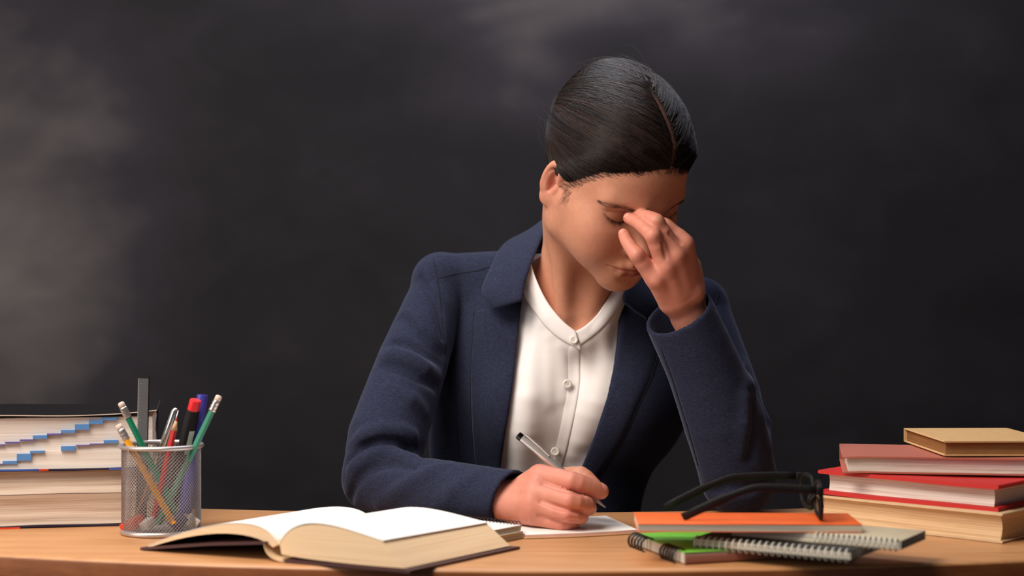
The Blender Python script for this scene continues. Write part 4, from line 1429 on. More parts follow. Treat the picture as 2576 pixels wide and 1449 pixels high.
W_ = co.reshape(-1, 3) + BASE.astype(f32)
W_ = S.project(W_, 1)
me.vertices.foreach_set('co', (W_ - BASE).astype(f32).ravel())
me.update()
vert_paint(me, 'tint', skin_colour(W_.astype(float)))

m, nt, b = new_mat('skin')
at = N(nt, 'ShaderNodeVertexColor', layer_name='tint')
tc = N(nt, 'ShaderNodeTexCoord')
nz = N(nt, 'ShaderNodeTexNoise', i_Scale=140.0, i_Detail=4.0); nt.links.new(tc.outputs['Object'], nz.inputs['Vector'])
nz2 = N(nt, 'ShaderNodeTexNoise', i_Scale=1400.0, i_Detail=2.0); nt.links.new(tc.outputs['Object'], nz2.inputs['Vector'])
r = ramp(nt, [(0.3, (0.92, 0.90, 0.88, 1)), (0.7, (1.0, 1.0, 1.0, 1))]); nt.links.new(nz.outputs['Fac'], r.inputs[0])
mx = N(nt, 'ShaderNodeMix', data_type='RGBA', blend_type='MULTIPLY'); mx.inputs[0].default_value = 1.0
nt.links.new(at.outputs['Color'], mx.inputs[6]); nt.links.new(r.outputs[0], mx.inputs[7])
nt.links.new(mx.outputs[2], b.inputs['Base Color'])
b.inputs['Roughness'].default_value = 0.48
b.inputs['Specular IOR Level'].default_value = 0.35
b.inputs['Subsurface Weight'].default_value = 0.18
b.inputs['Subsurface Radius'].default_value = (1.0, 0.40, 0.22)
b.inputs['Subsurface Scale'].default_value = 0.008
bp = N(nt, 'ShaderNodeBump', i_Strength=0.22, i_Distance=0.0005); nt.links.new(nz2.outputs['Fac'], bp.inputs['Height']); nt.links.new(bp.outputs[0], b.inputs['Normal'])
M['skin'] = m
woman = link('person', me, M['skin'])
woman.location = BASE
tag(woman, 'woman in navy blazer and white blouse writing at the desk, hand pressed to her brow', 'person')


def child(name, V, Q, mat, parent=None, smooth=True):
    o = link(name, mesh_np(name, np.asarray(V) - (BASE if True else 0), Q), mat, None, smooth)
    o.parent = parent or woman
    return o
# ---------------------------------------------------------------- clothes
def wool(name, c0, c1):
    m, nt, b = new_mat(name)
    tc = N(nt, 'ShaderNodeTexCoord')
    n1 = N(nt, 'ShaderNodeTexNoise', i_Scale=900.0, i_Detail=3.0); nt.links.new(tc.outputs['Object'], n1.inputs['Vector'])
    mp = N(nt, 'ShaderNodeMapping'); mp.inputs['Scale'].default_value = (260, 260, 900); nt.links.new(tc.outputs['Object'], mp.inputs[0])
    n2 = N(nt, 'ShaderNodeTexNoise', i_Scale=1.0, i_Detail=3.0); nt.links.new(mp.outputs[0], n2.inputs['Vector'])
    vo = N(nt, 'ShaderNodeTexVoronoi', i_Scale=230.0); nt.links.new(tc.outputs['Object'], vo.inputs['Vector'])
    lint = N(nt, 'ShaderNodeMapRange', i_From_Min=0.10, i_From_Max=0.04); nt.links.new(vo.outputs['Distance'], lint.inputs['Value'])
    sel = N(nt, 'ShaderNodeMath', operation='GREATER_THAN', i_1=0.80); sp = N(nt, 'ShaderNodeSeparateColor'); nt.links.new(vo.outputs['Color'], sp.inputs[0]); nt.links.new(sp.outputs[0], sel.inputs[0])
    ml = N(nt, 'ShaderNodeMath', operation='MULTIPLY'); nt.links.new(lint.outputs[0], ml.inputs[0]); nt.links.new(sel.outputs[0], ml.inputs[1])
    m2 = N(nt, 'ShaderNodeMath', operation='MULTIPLY', i_1=0.45); nt.links.new(ml.outputs[0], m2.inputs[0])
    r = ramp(nt, [(0.30, c0), (0.72, c1)]); nt.links.new(n2.outputs['Fac'], r.inputs[0])
    mx = N(nt, 'ShaderNodeMix', data_type='RGBA'); nt.links.new(m2.outputs[0], mx.inputs[0]); nt.links.new(r.outputs[0], mx.inputs[6]); mx.inputs[7].default_value = srgb(150, 152, 168)
    nt.links.new(mx.outputs[2], b.inputs['Base Color'])
    b.inputs['Roughness'].default_value = 0.95
    b.inputs['Specular IOR Level'].default_value = 0.15
    b.inputs['Sheen Weight'].default_value = 0.35
    b.inputs['Sheen Roughness'].default_value = 0.35
    b.inputs['Sheen Tint'].default_value = srgb(150, 156, 180)
    ad = N(nt, 'ShaderNodeMath', operation='ADD'); nt.links.new(n1.outputs['Fac'], ad.inputs[0]); nt.links.new(n2.outputs['Fac'], ad.inputs[1])
    bp = N(nt, 'ShaderNodeBump', i_Strength=0.30, i_Distance=0.0007); nt.links.new(ad.outputs[0], bp.inputs['Height']); nt.links.new(bp.outputs[0], b.inputs['Normal'])
    return m


M['wool'] = wool('navy_wool', srgb(30, 33, 50), srgb(45, 49, 70))
m, nt, b = new_mat('white_viscose')
tc = N(nt, 'ShaderNodeTexCoord')
nz = N(nt, 'ShaderNodeTexNoise', i_Scale=1500.0, i_Detail=2.0); nt.links.new(tc.outputs['Object'], nz.inputs['Vector'])
b.inputs['Base Color'].default_value = srgb(240, 234, 232)
b.inputs['Roughness'].default_value = 0.6
b.inputs['Sheen Weight'].default_value = 0.2
b.inputs['Subsurface Weight'].default_value = 0.0
bp = N(nt, 'ShaderNodeBump', i_Strength=0.10, i_Distance=0.0003); nt.links.new(nz.outputs['Fac'], bp.inputs['Height']); nt.links.new(bp.outputs[0], b.inputs['Normal'])
M['blouse'] = m
M['button'] = flat('pearl_button', srgb(232, 226, 216), 0.25)

J = Solid()
J.ball((0.078, 2.110, 0.89), (0.140, 0.098, 0.150), None, 0.01)
J.ball((0.050, 2.120, 0.70), (0.116, 0.090, 0.200), None, 0.06)
J.ball((0.050, 2.125, 0.62), (0.150, 0.115, 0.080), None, 0.05)
for sx in (0.012, 0.138): J.ball((sx, 2.048, 0.868), (0.056, 0.056, 0.062), None, 0.05)
J.cone((0.040, 2.115, 1.026), (-0.085, 2.108, 1.021), 0.040, 0.038, 0.03)
J.cone((0.115, 2.115, 1.020), (0.225, 2.108, 0.986), 0.040, 0.036, 0.03)
J.ball((0.078, 2.085, 0.965), (0.085, 0.078, 0.055), None, 0.04)
J.ball((-0.022, 2.105, 0.925), (0.062, 0.070, 0.105), None, 0.03)
J.ball((-0.046, 2.122, 0.815), (0.062, 0.062, 0.140), None, 0.04)
J.ball((0.172, 2.105, 0.905), (0.060, 0.070, 0.105), None, 0.03)
T0_OPS = list(J.ops)
# sleeves
J.ball(P3(1102, 709, 2.10), (0.0340, 0.038, 0.037), None, 0.010)
J.ball(P3(1766, 768, 2.10), (0.0330, 0.038, 0.036), None, 0.012)
ARM_R = [P3(1108, 722, 2.098), P3(1038, 912, 2.035), P3(974, 1100, 1.970), P3(956, 1200, 1.946)]
J.chain(ARM_R, [0.0350, 0.0440, 0.0475, 0.0435], 0.006)
JT = Solid(); JT.ops = list(J.ops)                     # body and upper right sleeve, to lay collar and lapels on
FORE_R = [P3(956, 1203, 1.945), P3(1015, 1232, 1.915), P3(1120, 1240, 1.860), P3(1262, 1249, 1.806), P3(1330, 1252, 1.780)]
J.chain(FORE_R, [0.0435, 0.0415, 0.0370, 0.0305, 0.0290], 0.010)
ARM_L = [P3(1766, 782, 2.098), P3(1826, 1000, 2.010), P3(1856, 1192, 1.925)]
J.chain(ARM_L, [0.0350, 0.0430, 0.0430], 0.006)
FORE_L = [P3(1858, 1202, 1.918), P3(1822, 1062, 1.905), P3(1768, 920, 1.894), P3(1702, 776, 1.884), P3(1688, 740, 1.882)]
J.chain(FORE_L, [0.0440, 0.0475, 0.0430, 0.0412, 0.0408], 0.008)


def on(sol, px, sink=0.0):
    px = np.asarray(px, float)
    Y = sol.hit(px[:, 0], px[:, 1])
    if np.isnan(Y).all(): return None
    Y = np.where(np.isnan(Y), np.nanmean(Y), Y)
    P = np.stack([P3(a, c, y) for (a, c), y in zip(px, Y)])
    if sink: P = P - sol.grad(P) * sink
    return P


def ridge(sol, px, r, sink, k):
    P = on(sol, px, sink)
    if P is None: return
    g = sol.grad(P)
    P[0] -= g[0] * r * 0.35; P[-1] -= g[-1] * r * 0.35
    sol.chain(P, [r * 0.4] + [r] * (len(P) - 2) + [r * 0.35], k)


def groove(sol, px, r, k=0.004, sink=0.0):
    P = on(sol, px, sink)
    if P is None: return
    sol.chain(P, [r * 0.5] + [r] * (len(P) - 2) + [r * 0.5], k, 's')


# pulled cloth: ridges and creases of the right sleeve
ridge(J, [(958, 890), (988, 889), (1030, 902), (1070, 925), (1104, 947)], 0.0090, 0.0030, 0.010)
groove(J, [(958, 921), (1000, 927), (1050, 950), (1096, 976)], 0.0050, 0.010)
groove(J, [(990, 862), (1030, 868), (1075, 890), (1110, 915)], 0.0036, 0.012)
groove(J, [(1010, 800), (1040, 832), (1085, 868), (1112, 890)], 0.0036, 0.014)
ridge(J, [(985, 970), (1035, 1005), (1068, 1034)], 0.0075, 0.0035, 0.014)
groove(J, [(1056, 698), (1080, 738), (1102, 780), (1114, 850)], 0.0050, 0.006)
ridge(J, [(885, 1116), (915, 1094), (960, 1080), (1010, 1086), (1034, 1096), (1048, 1108)], 0.0090, 0.0030, 0.009)
groove(J, [(874, 1162), (902, 1132), (955, 1112), (1005, 1115), (1040, 1134), (1060, 1152)], 0.0066, 0.005)
ridge(J, [(874, 1212), (892, 1172), (935, 1143), (985, 1137), (1035, 1152), (1068, 1170)], 0.0085, 0.0034, 0.008)
groove(J, [(880, 1258), (896, 1215), (930, 1182), (985, 1168), (1040, 1180)], 0.0046, 0.008)
ridge(J, [(950, 1270), (1010, 1228), (1070, 1192), (1125, 1170)], 0.0070, 0.0032, 0.012)
ridge(J, [(1085, 1285), (1140, 1235), (1190, 1195)], 0.0055, 0.0032, 0.014)
# left sleeve
ridge(J, [(1868, 905), (1886, 970), (1884, 1060), (1868, 1140)], 0.0080, 0.0050, 0.014)
ridge(J, [(1912, 1000), (1934, 1060), (1938, 1130)], 0.0080, 0.0050, 0.012)
groove(J, [(1895, 985), (1902, 1060), (1888, 1150)], 0.0036, 0.012)
groove(J, [(1664, 880), (1690, 950), (1712, 1020), (1734, 1090), (1756, 1170)], 0.0007, 0.003)
ridge(J, [(1716, 1130), (1726, 1160), (1738, 1200)], 0.010, 0.004, 0.01)
groove(J, [(1790, 1240), (1830, 1225), (1880, 1228), (1930, 1205)], 0.0030, 0.014)
JC = Solid(); JC.ops = list(J.ops)                     # closed blazer surface, for the seams

# cuffs: cut square and hollow
cR, nR = P3(1284, 1249, 1.8), np.array([0.76, -0.62, -0.34]); nR /= np.linalg.norm(nR)
cL, nL = P3(1708, 784, 1.884), np.array([-0.46, -0.40, 0.80]); nL /= np.linalg.norm(nL)


def beyond(c, n, rad):
    c = c.astype(f32); n = n.astype(f32)
    return lambda P: np.maximum(-((P - c) @ n), np.sqrt(((P - c) ** 2).sum(1)) - f32(rad))


J.custom(beyond(cR, nR, 0.075), cR - 0.075, cR + 0.075, 0.0025, 's')
J.custom(beyond(cL, nL, 0.080), cL - 0.080, cL + 0.080, 0.0025, 's')
aR = (FORE_R[3] - FORE_R[2]); aR /= np.linalg.norm(aR)
aL = (FORE_L[3] - FORE_L[2]); aL /= np.linalg.norm(aL)
zu = np.array([0, 0, 0.0015])
J.chain([FORE_R[3] + aR * 0.045 + zu, FORE_R[3] + zu, FORE_R[3] - aR * 0.03 + zu, FORE_R[3] - aR * 0.05 + zu], [0.0245, 0.0252, 0.0255, 0.020], 0.002, 's')
J.chain([FORE_L[3] + aL * 0.04, FORE_L[3], FORE_L[3] - aL * 0.035, FORE_L[3] - aL * 0.06], [0.0368, 0.0372, 0.0365, 0.028], 0.002, 's')
# rests flat on the desk
J.custom(lambda P: np.maximum(P[:, 2] - f32(DESK + 0.0012), P[:, 1] - f32(1.955)), (-1, 1, 0), (1, 1.96, DESK + 0.002), 0.006, 's')


SEAMS = ([(1090, 652), (1099, 690), (1108, 760), (1114, 830), (1118, 890)], [(1104, 700), (1150, 688), (1200, 681), (1232, 672)],
         [(1664, 880), (1690, 950), (1712, 1020), (1734, 1090), (1756, 1170)], [(1800, 716), (1806, 740), (1802, 765)], [(1146, 1000), (1150, 1080), (1154, 1150)])


def poly_sd(poly):
    """signed distance (pixels) to a polygon"""
    poly = np.asarray(poly, float)

    def fn(x, y):
        d = np.full(len(x), 1e9); ins = np.zeros(len(x), bool)
        for (ax, ay), (bx, by) in zip(poly, np.roll(poly, -1, 0)):
            ex, ey = bx - ax, by - ay
            t = np.clip(((x - ax) * ex + (y - ay) * ey) / (ex * ex + ey * ey), 0, 1)
            d = np.minimum(d, np.hypot(x - ax - t * ex, y - ay - t * ey))
            c = ((ay > y) != (by > y)) & (x < (bx - ax) * (y - ay) / (by - ay + 1e-12) + ax)
            ins ^= c
        return np.where(ins, -d, d)
    return fn


def front_cut(poly, ymax):
    sd = poly_sd(poly)

    def fn(P):
        P = P.astype(float)
        x = 1288 + F * P[:, 0] / P[:, 1]; y = 724.5 - F * (P[:, 2] - CAM_Z) / P[:, 1]
        return np.maximum(np.maximum(sd(x, y) * P[:, 1] / F, P[:, 1] - ymax), 1.91 - P[:, 1]).astype(f32)
    return fn


OPEN = [(1352, 590), (1316, 720), (1303, 850), (1292, 950), (1280, 1040), (1270, 1100), (1259, 1180), (1254, 1320), (1420, 1320), (1462, 1178), (1497, 1092), (1527, 1000), (1542, 930), (1550, 870), (1557, 800), (1564, 735), (1640, 560), (1480, 480)]
J.cone((0.080, 2.080, 0.955), (0.090, 2.055, 1.14), 0.066, 0.072, 0.008, 's')
J.custom(front_cut(OPEN, 2.06), (-0.06, 1.9, 0.60), (0.25, 2.06, 1.15), 0.002, 's')
J.custom(lambda P: f32(0.60) - P[:, 2], (-1, 1, 0), (1, 3, 0.60), 0.01, 'i') if False else None

V, Q = J.mesh((-0.24, 1.74, 0.55), (0.37, 2.25, 1.09), 0.0025, 1)
print('jacket', len(Q))
jacket = child('blazer', V, Q, M['wool'])
M['seam_edge_shade'] = flat('dark_seam_edge_shade', srgb(14, 15, 26), 0.95)  # shared by the sewn seams and the painted lapel edge shadow
for line in SEAMS:
    pp_ = np.array([(np.interp(t, np.linspace(0, 1, len(line)), [c[0] for c in line]), np.interp(t, np.linspace(0, 1, len(line)), [c[1] for c in line])) for t in np.linspace(0, 1, 30)])
    Y_ = JC.hit(pp_[:, 0], pp_[:, 1]); ok_ = ~np.isnan(Y_)
    if ok_.sum() < 4: continue
    Pn = np.stack([P3(x_, y_, yy_) for (x_, y_), yy_ in zip(pp_[ok_], Y_[ok_])])
    q = MB(); q.tube([Vector(p_ - BASE) for p_ in Pn], 0.0007, 5); q.build('seam_edge_shade', M['seam_edge_shade'], woman).parent = jacket


# blouse
B_ = Solid()
for kind, k, fn, lo, hi in T0_OPS:
    B_.ops.append((kind, k, (lambda f: (lambda P: f(P) + f32(0.006)))(fn), lo, hi))
B_.chain([P3(1325, 690, 2.035), P3(1385, 800, 2.012), P3(1448, 862, 2.004), P3(1510, 810, 2.014), P3(1560, 730, 2.035)], [0.012] * 5, 0.02)
for px, r, k in (([(1352, 830), (1345, 900), (1338, 985)], 0.006, 0.016), ([(1385, 858), (1388, 930), (1378, 1010)], 0.006, 0.014), ([(1415, 880), (1420, 925), (1416, 1000)], 0.004, 0.012),
                 ([(1478, 880), (1482, 950), (1468, 1040), (1440, 1140)], 0.006, 0.016), ([(1520, 845), (1522, 920), (1505, 1010), (1470, 1110)], 0.007, 0.016), ([(1330, 1010), (1320, 1090), (1310, 1180)], 0.005, 0.02),):
    ridge(B_, px, r, r * 0.72, k * 1.3)
BP = Solid(); BP.ops = list(B_.ops)
B_.cone((0.080, 2.080, 0.955), (0.090, 2.055, 1.14), 0.060, 0.066, 0.006, 's')
B_.custom(front_cut([(1346, 600), (1333, 662), (1352, 714), (1378, 763), (1413, 806), (1447, 836), (1473, 821), (1504, 791), (1538, 738), (1600, 640), (1480, 480)], 2.062), (-0.05, 1.9, 0.90), (0.25, 2.062, 1.15), 0.002, 's')
V, Q = B_.mesh((-0.14, 1.94, 0.62), (0.28, 2.24, 1.08), 0.0027, 1)
blouse = child('blouse', V, Q, M['blouse'])


def resample(p, n):
    p = np.asarray(p, float)
    e = np.concatenate([[2 * p[0] - p[1]], p, [2 * p[-1] - p[-2]]]); out = []
    for i in range(len(p) - 1):
        a, b, c, d = e[i:i + 4]
        for t in np.linspace(0, 1, 8, endpoint=False):
            out.append(0.5 * (2 * b + (c - a) * t + (2 * a - 5 * b + 4 * c - d) * t * t + (3 * b - a - 3 * c + d) * t ** 3))
    out = np.array(out + [p[-1]])
    s = np.concatenate([[0], np.cumsum(np.linalg.norm(np.diff(out[:, :2], axis=0), axis=1))])
    u = np.linspace(0, s[-1], n)
    return np.stack([np.interp(u, s, out[:, k]) for k in range(out.shape[1])], 1)


def shell(G, th):
    """closed thin sheet from a grid of points: front face G, thickness away from the camera"""
    n, m = G.shape[:2]
    du = np.gradient(G, axis=0); dv = np.gradient(G, axis=1)
    nr = np.cross(du, dv); nr /= np.linalg.norm(nr, axis=2, keepdims=True) + 1e-12
    if nr[n // 2, m // 2, 1] > 0: nr = -nr
    # thin, rounded rim
    iu = np.minimum(np.arange(n), n - 1 - np.arange(n)); iv = np.minimum(np.arange(m), m - 1 - np.arange(m))
    edge = np.minimum(np.minimum(iu[:, None], iv[None, :]), 2) / 2.0
    drop = (1 - edge) ** 2 * th * 0.45
    A = G - nr * drop[..., None]; Bk = G - nr * (th - drop * 0.0)[..., None] if False else G - nr * th
    V = np.concatenate([A.reshape(-1, 3), Bk.reshape(-1, 3)])
    i = np.arange(n - 1)[:, None] * m + np.arange(m - 1)[None]
    q = np.stack([i, i + m, i + m + 1, i + 1], -1).reshape(-1, 4)
    o = n * m
    Q = [q, q[:, ::-1] + o]
    def wall(ix): ix = np.asarray(ix); Q.append(np.stack([ix[:-1], ix[1:], ix[1:] + o, ix[:-1] + o], 1))
    wall(np.arange(m)); wall(np.arange(m)[::-1] + (n - 1) * m); wall((np.arange(n) * m)[::-1]); wall(np.arange(n) * m + m - 1)
    return V, np.concatenate(Q)


def fix_normals(o):
    bm = bmesh.new(); bm.from_mesh(o.data); bmesh.ops.recalc_face_normals(bm, faces=bm.faces); bm.to_mesh(o.data); bm.free()
    return o


def smooth_grid(Y, it):
    for _ in range(it):
        Z = np.pad(Y, 1, mode='edge')
        Y = 0.5 * Y + 0.125 * (Z[:-2, 1:-1] + Z[2:, 1:-1] + Z[1:-1, :-2] + Z[1:-1, 2:])
    return Y


def patch(name, A, B, sol, off, th, mat, parent, n=60, m=14, sm=6, bulge=0.0, fade=False, tuck=False):
    A = resample(A, n); B = resample(B, n)
    v = np.linspace(0, 1, m)
    if fade: off = (-0.0070 + (off + 0.0070) * smoothstep(0.0, 0.7, v))[None, :]
    if tuck: off = (off * (1 - smoothstep(0.86, 1.0, v)) + 0.0002)[None, :]
    X = A[:, None, :] * (1 - v)[None, :, None] + B[:, None, :] * v[None, :, None]
    Y = sol.hit(X[..., 0].ravel(), X[..., 1].ravel()).reshape(n, m)
    if X.shape[2] > 2:
        Y = np.where(np.isnan(Y), X[..., 2], np.minimum(X[..., 2], Y - off))
    else:
        bad = np.isnan(Y)
        if bad.any(): Y[bad] = np.interp(np.flatnonzero(bad.ravel()), np.flatnonzero(~bad.ravel()), Y[~bad])
        Y = Y - off
    Y = smooth_grid(Y, sm) - bulge * np.sin(np.pi * v)[None, :]
    G = np.stack([(X[..., 0] - 1288) * Y / F, Y, CAM_Z - (X[..., 1] - 724.5) * Y / F], -1)
    V, Q = shell(G, th)
    return fix_normals(child(name, V, Q, mat, parent))


LAP_R_IN = [(1313, 757), (1308, 790), (1301, 860), (1291, 950), (1279, 1040), (1269, 1100), (1258, 1180), (1252, 1250)]
LAP_R_OUT = [(1193, 782), (1189, 840), (1185, 910), (1184, 980), (1186, 1060), (1191, 1130), (1196, 1190), (1202, 1250)]
patch('lapel', LAP_R_IN, LAP_R_OUT, JT, 0.0030, 0.0022, M['wool'], jacket, 90, 24, 8, 0.001, tuck=True)
LAP_L_IN = [(1568, 760), (1562, 800), (1554, 870), (1545, 930), (1530, 1000), (1500, 1090), (1464, 1176), (1438, 1250)]
LAP_L_OUT = [(1632, 806), (1664, 850), (1656, 890), (1636, 955), (1611, 1010), (1568, 1105), (1512, 1188), (1470, 1250)]
patch('lapel', LAP_L_IN, LAP_L_OUT, JT, 0.0030, 0.0022, M['wool'], jacket, 90, 24, 8, 0.001, tuck=True)
for line in (LAP_R_OUT, LAP_L_OUT, [(1243, 778), (1193, 782)]):  # dark tubes draw the lapel edge line and stand in for its shadow
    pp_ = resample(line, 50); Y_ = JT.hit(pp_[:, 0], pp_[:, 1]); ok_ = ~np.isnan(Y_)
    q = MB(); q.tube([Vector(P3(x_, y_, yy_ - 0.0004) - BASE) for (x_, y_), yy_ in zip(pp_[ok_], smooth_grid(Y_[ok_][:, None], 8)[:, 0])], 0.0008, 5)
    q.build('seam_edge_shade', M['seam_edge_shade'], woman).parent = jacket
COL_R_IN = [(1386, 538, 2.095), (1368, 578, 2.060), (1350, 622, 2.030), (1332, 670, 2.010), (1318, 718, 1.998), (1313, 754, 1.990)]
COL_R_OUT = [(1384, 535, 2.120), (1332, 573, 2.105), (1268, 609, 2.095), (1236, 662, 2.060), (1210, 734, 2.030), (1243, 777, 2.008)]
patch('collar', COL_R_IN, COL_R_OUT, JT, 0.0055, 0.0034, M['wool'], jacket, 50, 18, 5, 0.003)
COL_L_IN = [(1628, 626, 2.095), (1606, 668, 2.050), (1588, 704, 2.020), (1571, 735, 2.000), (1568, 757, 1.992)]
COL_L_OUT = [(1700, 668, 2.118), (1696, 700, 2.095), (1688, 736, 2.065), (1664, 769, 2.032), (1630, 803, 2.010)]
patch('collar', COL_L_IN, COL_L_OUT, JT, 0.0055, 0.0034, M['wool'], jacket, 40, 16, 5, 0.003)
# collar stand behind the neck
top = resample([tuple(P3(1386, 538, 2.095)), (0.052, 2.130, 1.105), (0.085, 2.152, 1.100), (0.135, 2.140, 1.092), tuple(P3(1628, 626, 2.095))], 30)
low = resample([tuple(P3(1345, 600, 2.085)), (0.030, 2.140, 1.060), (0.080, 2.168, 1.052), (0.140, 2.150, 1.048), tuple(P3(1690, 672, 2.105))], 30)
G_ = top[:, None, :] * (1 - np.linspace(0, 1, 8))[None, :, None] + low[:, None, :] * np.linspace(0, 1, 8)[None, :, None]
V, Q = shell(G_, 0.003); fix_normals(child('collar_back', V, Q, M['wool'], jacket))

# blouse band, placket, buttons
BR_UP = [(1352, 600, 2.055), (1339, 640, 2.032), (1334, 662, 2.022), (1352, 713, 2.010), (1378, 762, 2.001), (1413, 805, 1.993), (1449, 834, 1.989)]
BR_LO = [(1318, 640, 2.060), (1312, 690, 2.040), (1318, 742, 2.022), (1344, 785, 2.010), (1371, 821, 2.001), (1408, 853, 1.994), (1462, 882, 1.988)]
patch('neck_band', BR_UP, BR_LO, BP, 0.0022, 0.0016, M['blouse'], blouse, 60, 12, 4, 0.0006)
BL_UP = [(1447, 834, 1.991), (1473, 819, 1.994), (1504, 789, 2.002), (1538, 736, 2.016), (1560, 700, 2.035)]
BL_LO = [(1462, 868, 1.991), (1489, 849, 1.994), (1523, 819, 2.004), (1560, 772, 2.016), (1590, 730, 2.035)]
patch('neck_band', BL_UP, BL_LO, BP, 0.0014, 0.0014, M['blouse'], blouse, 40, 10, 4, 0.0006)
PL = [(1458, 868), (1459, 884), (1459, 925), (1458, 967), (1447, 1037), (1428, 1125), (1414, 1175), (1398, 1250)]
patch('placket', [(x - 62, y) for x, y in PL], PL, BP, 0.0014, 0.0013, M['blouse'], blouse, 80, 14, 6, fade=True)
for bx, by, br in ((1443, 855, 0.0052), (1427, 965, 0.0058), (1396, 1135, 0.0056)):
    p = on(BP, [(bx, by)])[0] + np.array([0, -0.0042, 0])
    q = MB()
    q.lathe([(0, 0.0012), (br * 0.42, 0.0012), (br * 0.55, 0.0018), (br * 0.9, 0.0020), (br, 0.0012), (br * 0.95, 0.0), (0, 0.0)], 28)
    q.xf(Matrix.Translation(Vector(p - BASE)) @ Matrix.Rotation(math.radians(90 if by > 900 else 80), 4, 'X'))
    o = q.build('button', M['button'], blouse)
    q = MB()
    for a_ in range(4):
        q.tube([(br * 0.16 * math.cos(a_ * math.pi / 2 + 0.7), br * 0.16 * math.sin(a_ * math.pi / 2 + 0.7), 0.0011), (br * 0.16 * math.cos(a_ * math.pi / 2 + 0.7), br * 0.16 * math.sin(a_ * math.pi / 2 + 0.7), 0.0017)], 0.0005, 6)
    q.xf(Matrix.Translation(Vector(p - BASE)) @ Matrix.Rotation(math.radians(90 if by > 900 else 80), 4, 'X'))
    q.build('button_thread', M['blouse'], blouse)
# ---------------------------------------------------------------- hair, brows, lashes, nails
PART = 0.011            # the parting lies a little to her left
Hs = Solid()


def hairline_y(l):
    """front limit of the hair (head coordinates): y as a function of height and side"""
    z = l[:, 2]; ax = np.abs(l[:, 0])
    y = np.interp(z, [-0.10, -0.065, -0.035, -0.012, 0.012, 0.030, 0.046, 0.058, 0.066, 0.12], [0.085, 0.062, 0.030, -0.002, -0.024, -0.038, -0.054, -0.069, -0.080, -0.12])
    return y + 0.0


def scalp_sd(Q):
    """distance field of the hair mass, in head coordinates"""
    def ell(c, r):
        p = Q - np.asarray(c, f32); r = np.asarray(r, f32)
        k0 = np.sqrt(((p / r) ** 2).sum(1)) + 1e-9; k1 = np.sqrt(((p / (r * r)) ** 2).sum(1)) + 1e-9
        return k0 * (k0 - 1) / k1

    def smin(a, b, k):
        h = np.maximum(k - np.abs(a - b), 0) / k
        return np.minimum(a, b) - h * h * k * 0.25
    d = ell((0, 0.011, 0.030), (0.070, 0.089, 0.083))
    d = smin(d, ell((0, -0.030, 0.035), (0.062, 0.058, 0.060)), 0.03)
    inside = Q[:, 1] - hairline_y(Q)
    t = np.clip(-0.0016 + 0.36 * inside, -0.02, 0.0090)
    d1 = d - t
    # hair gathered at the back
    d2 = smin(ell((0.020, 0.074, 0.053), (0.058, 0.050, 0.058)), ell((0.030, 0.026, 0.054), (0.056, 0.070, 0.060)), 0.03)
    d2 = smin(d2, ell((0.010, 0.118, 0.018), (0.036, 0.030, 0.034)), 0.02)
    d = smin(d1, d2, 0.03)
    # shallow furrow along the parting
    pz = smoothstep(-0.085, -0.06, Q[:, 1]) * (1 - smoothstep(-0.01, 0.03, Q[:, 1])) * (Q[:, 2] > 0)
    d = d + 0.0032 * np.exp(-((Q[:, 0] - PART) / 0.0035) ** 2) * pz
    return np.maximum(d, -(inside + 0.006) * 0.9)


Hs.custom(lambda P: (scalp_sd(((P.astype(float) - HT) @ HR / HS).astype(f32)) * HS).astype(f32), HT - 0.2, HT + 0.2)
V, Q = Hs.mesh(HT - 0.17, HT + [0.17, 0.21, 0.17], 0.0024, 1)
hair = child('hair', V, Q, None)
lv = HL(V)
hc_ = np.repeat(np.array([srgb(30, 22, 20)[:3]]), len(V), 0)
pw = np.exp(-((lv[:, 0] - PART) / 0.0022) ** 2) * (lv[:, 2] > 0.03) * smoothstep(-0.085, -0.075, lv[:, 1]) * (1 - smoothstep(-0.015, 0.005, lv[:, 1]))
hc_ = hc_ * (1 - 0.5 * pw[:, None]) + np.array(srgb(140, 96, 80)[:3]) * 0.5 * pw[:, None]
vert_paint(hair.data, 'tint', hc_)
m, nt, b = new_mat('dark_brown_hair')
at = N(nt, 'ShaderNodeVertexColor', layer_name='tint'); nt.links.new(at.outputs['Color'], b.inputs['Base Color'])
b.inputs['Roughness'].default_value = 0.8; b.inputs['Specular IOR Level'].default_value = 0.12
hair.data.materials.append(m)
m, nt, b = new_mat('hair_strand')
tc = N(nt, 'ShaderNodeTexCoord'); nz = N(nt, 'ShaderNodeTexNoise', i_Scale=300.0, i_Detail=2.0); nt.links.new(tc.outputs['Object'], nz.inputs['Vector'])
r = ramp(nt, [(0.3, srgb(18, 12, 11)), (0.75, srgb(58, 42, 36))]); nt.links.new(nz.outputs['Fac'], r.inputs[0]); nt.links.new(r.outputs[0], b.inputs['Base Color'])
b.inputs['Roughness'].default_value = 0.42; b.inputs['Specular IOR Level'].default_value = 0.40
M['strand'] = m
m, nt, b = new_mat('hair_lock')
at = N(nt, 'ShaderNodeVertexColor', layer_name='tint'); nt.links.new(at.outputs['Color'], b.inputs['Base Color'])
b.inputs['Roughness'].default_value = 0.38; b.inputs['Specular IOR Level'].default_value = 0.30
M['lock'] = m


def on_hair(Dr, lift):
    """push unit directions (n, m, 3, head coords) out to the hair surface"""
    n, m, _ = Dr.shape
    D = Dr.reshape(-1, 3); c = np.array([0, 0.02, 0.02])
    lo = np.full(len(D), 0.03); hi = np.full(len(D), 0.19)
    for _ in range(13):
        mid = (lo + hi) / 2
        s = scalp_sd((c + D * mid[:, None]).astype(f32))
        lo = np.where(s < 0, mid, lo); hi = np.where(s < 0, hi, mid)
    r = (lo + hi) / 2 + np.repeat(lift, m) if np.ndim(lift) else (lo + hi) / 2 + lift
    return (c + D * r[:, None]).reshape(n, m, 3)


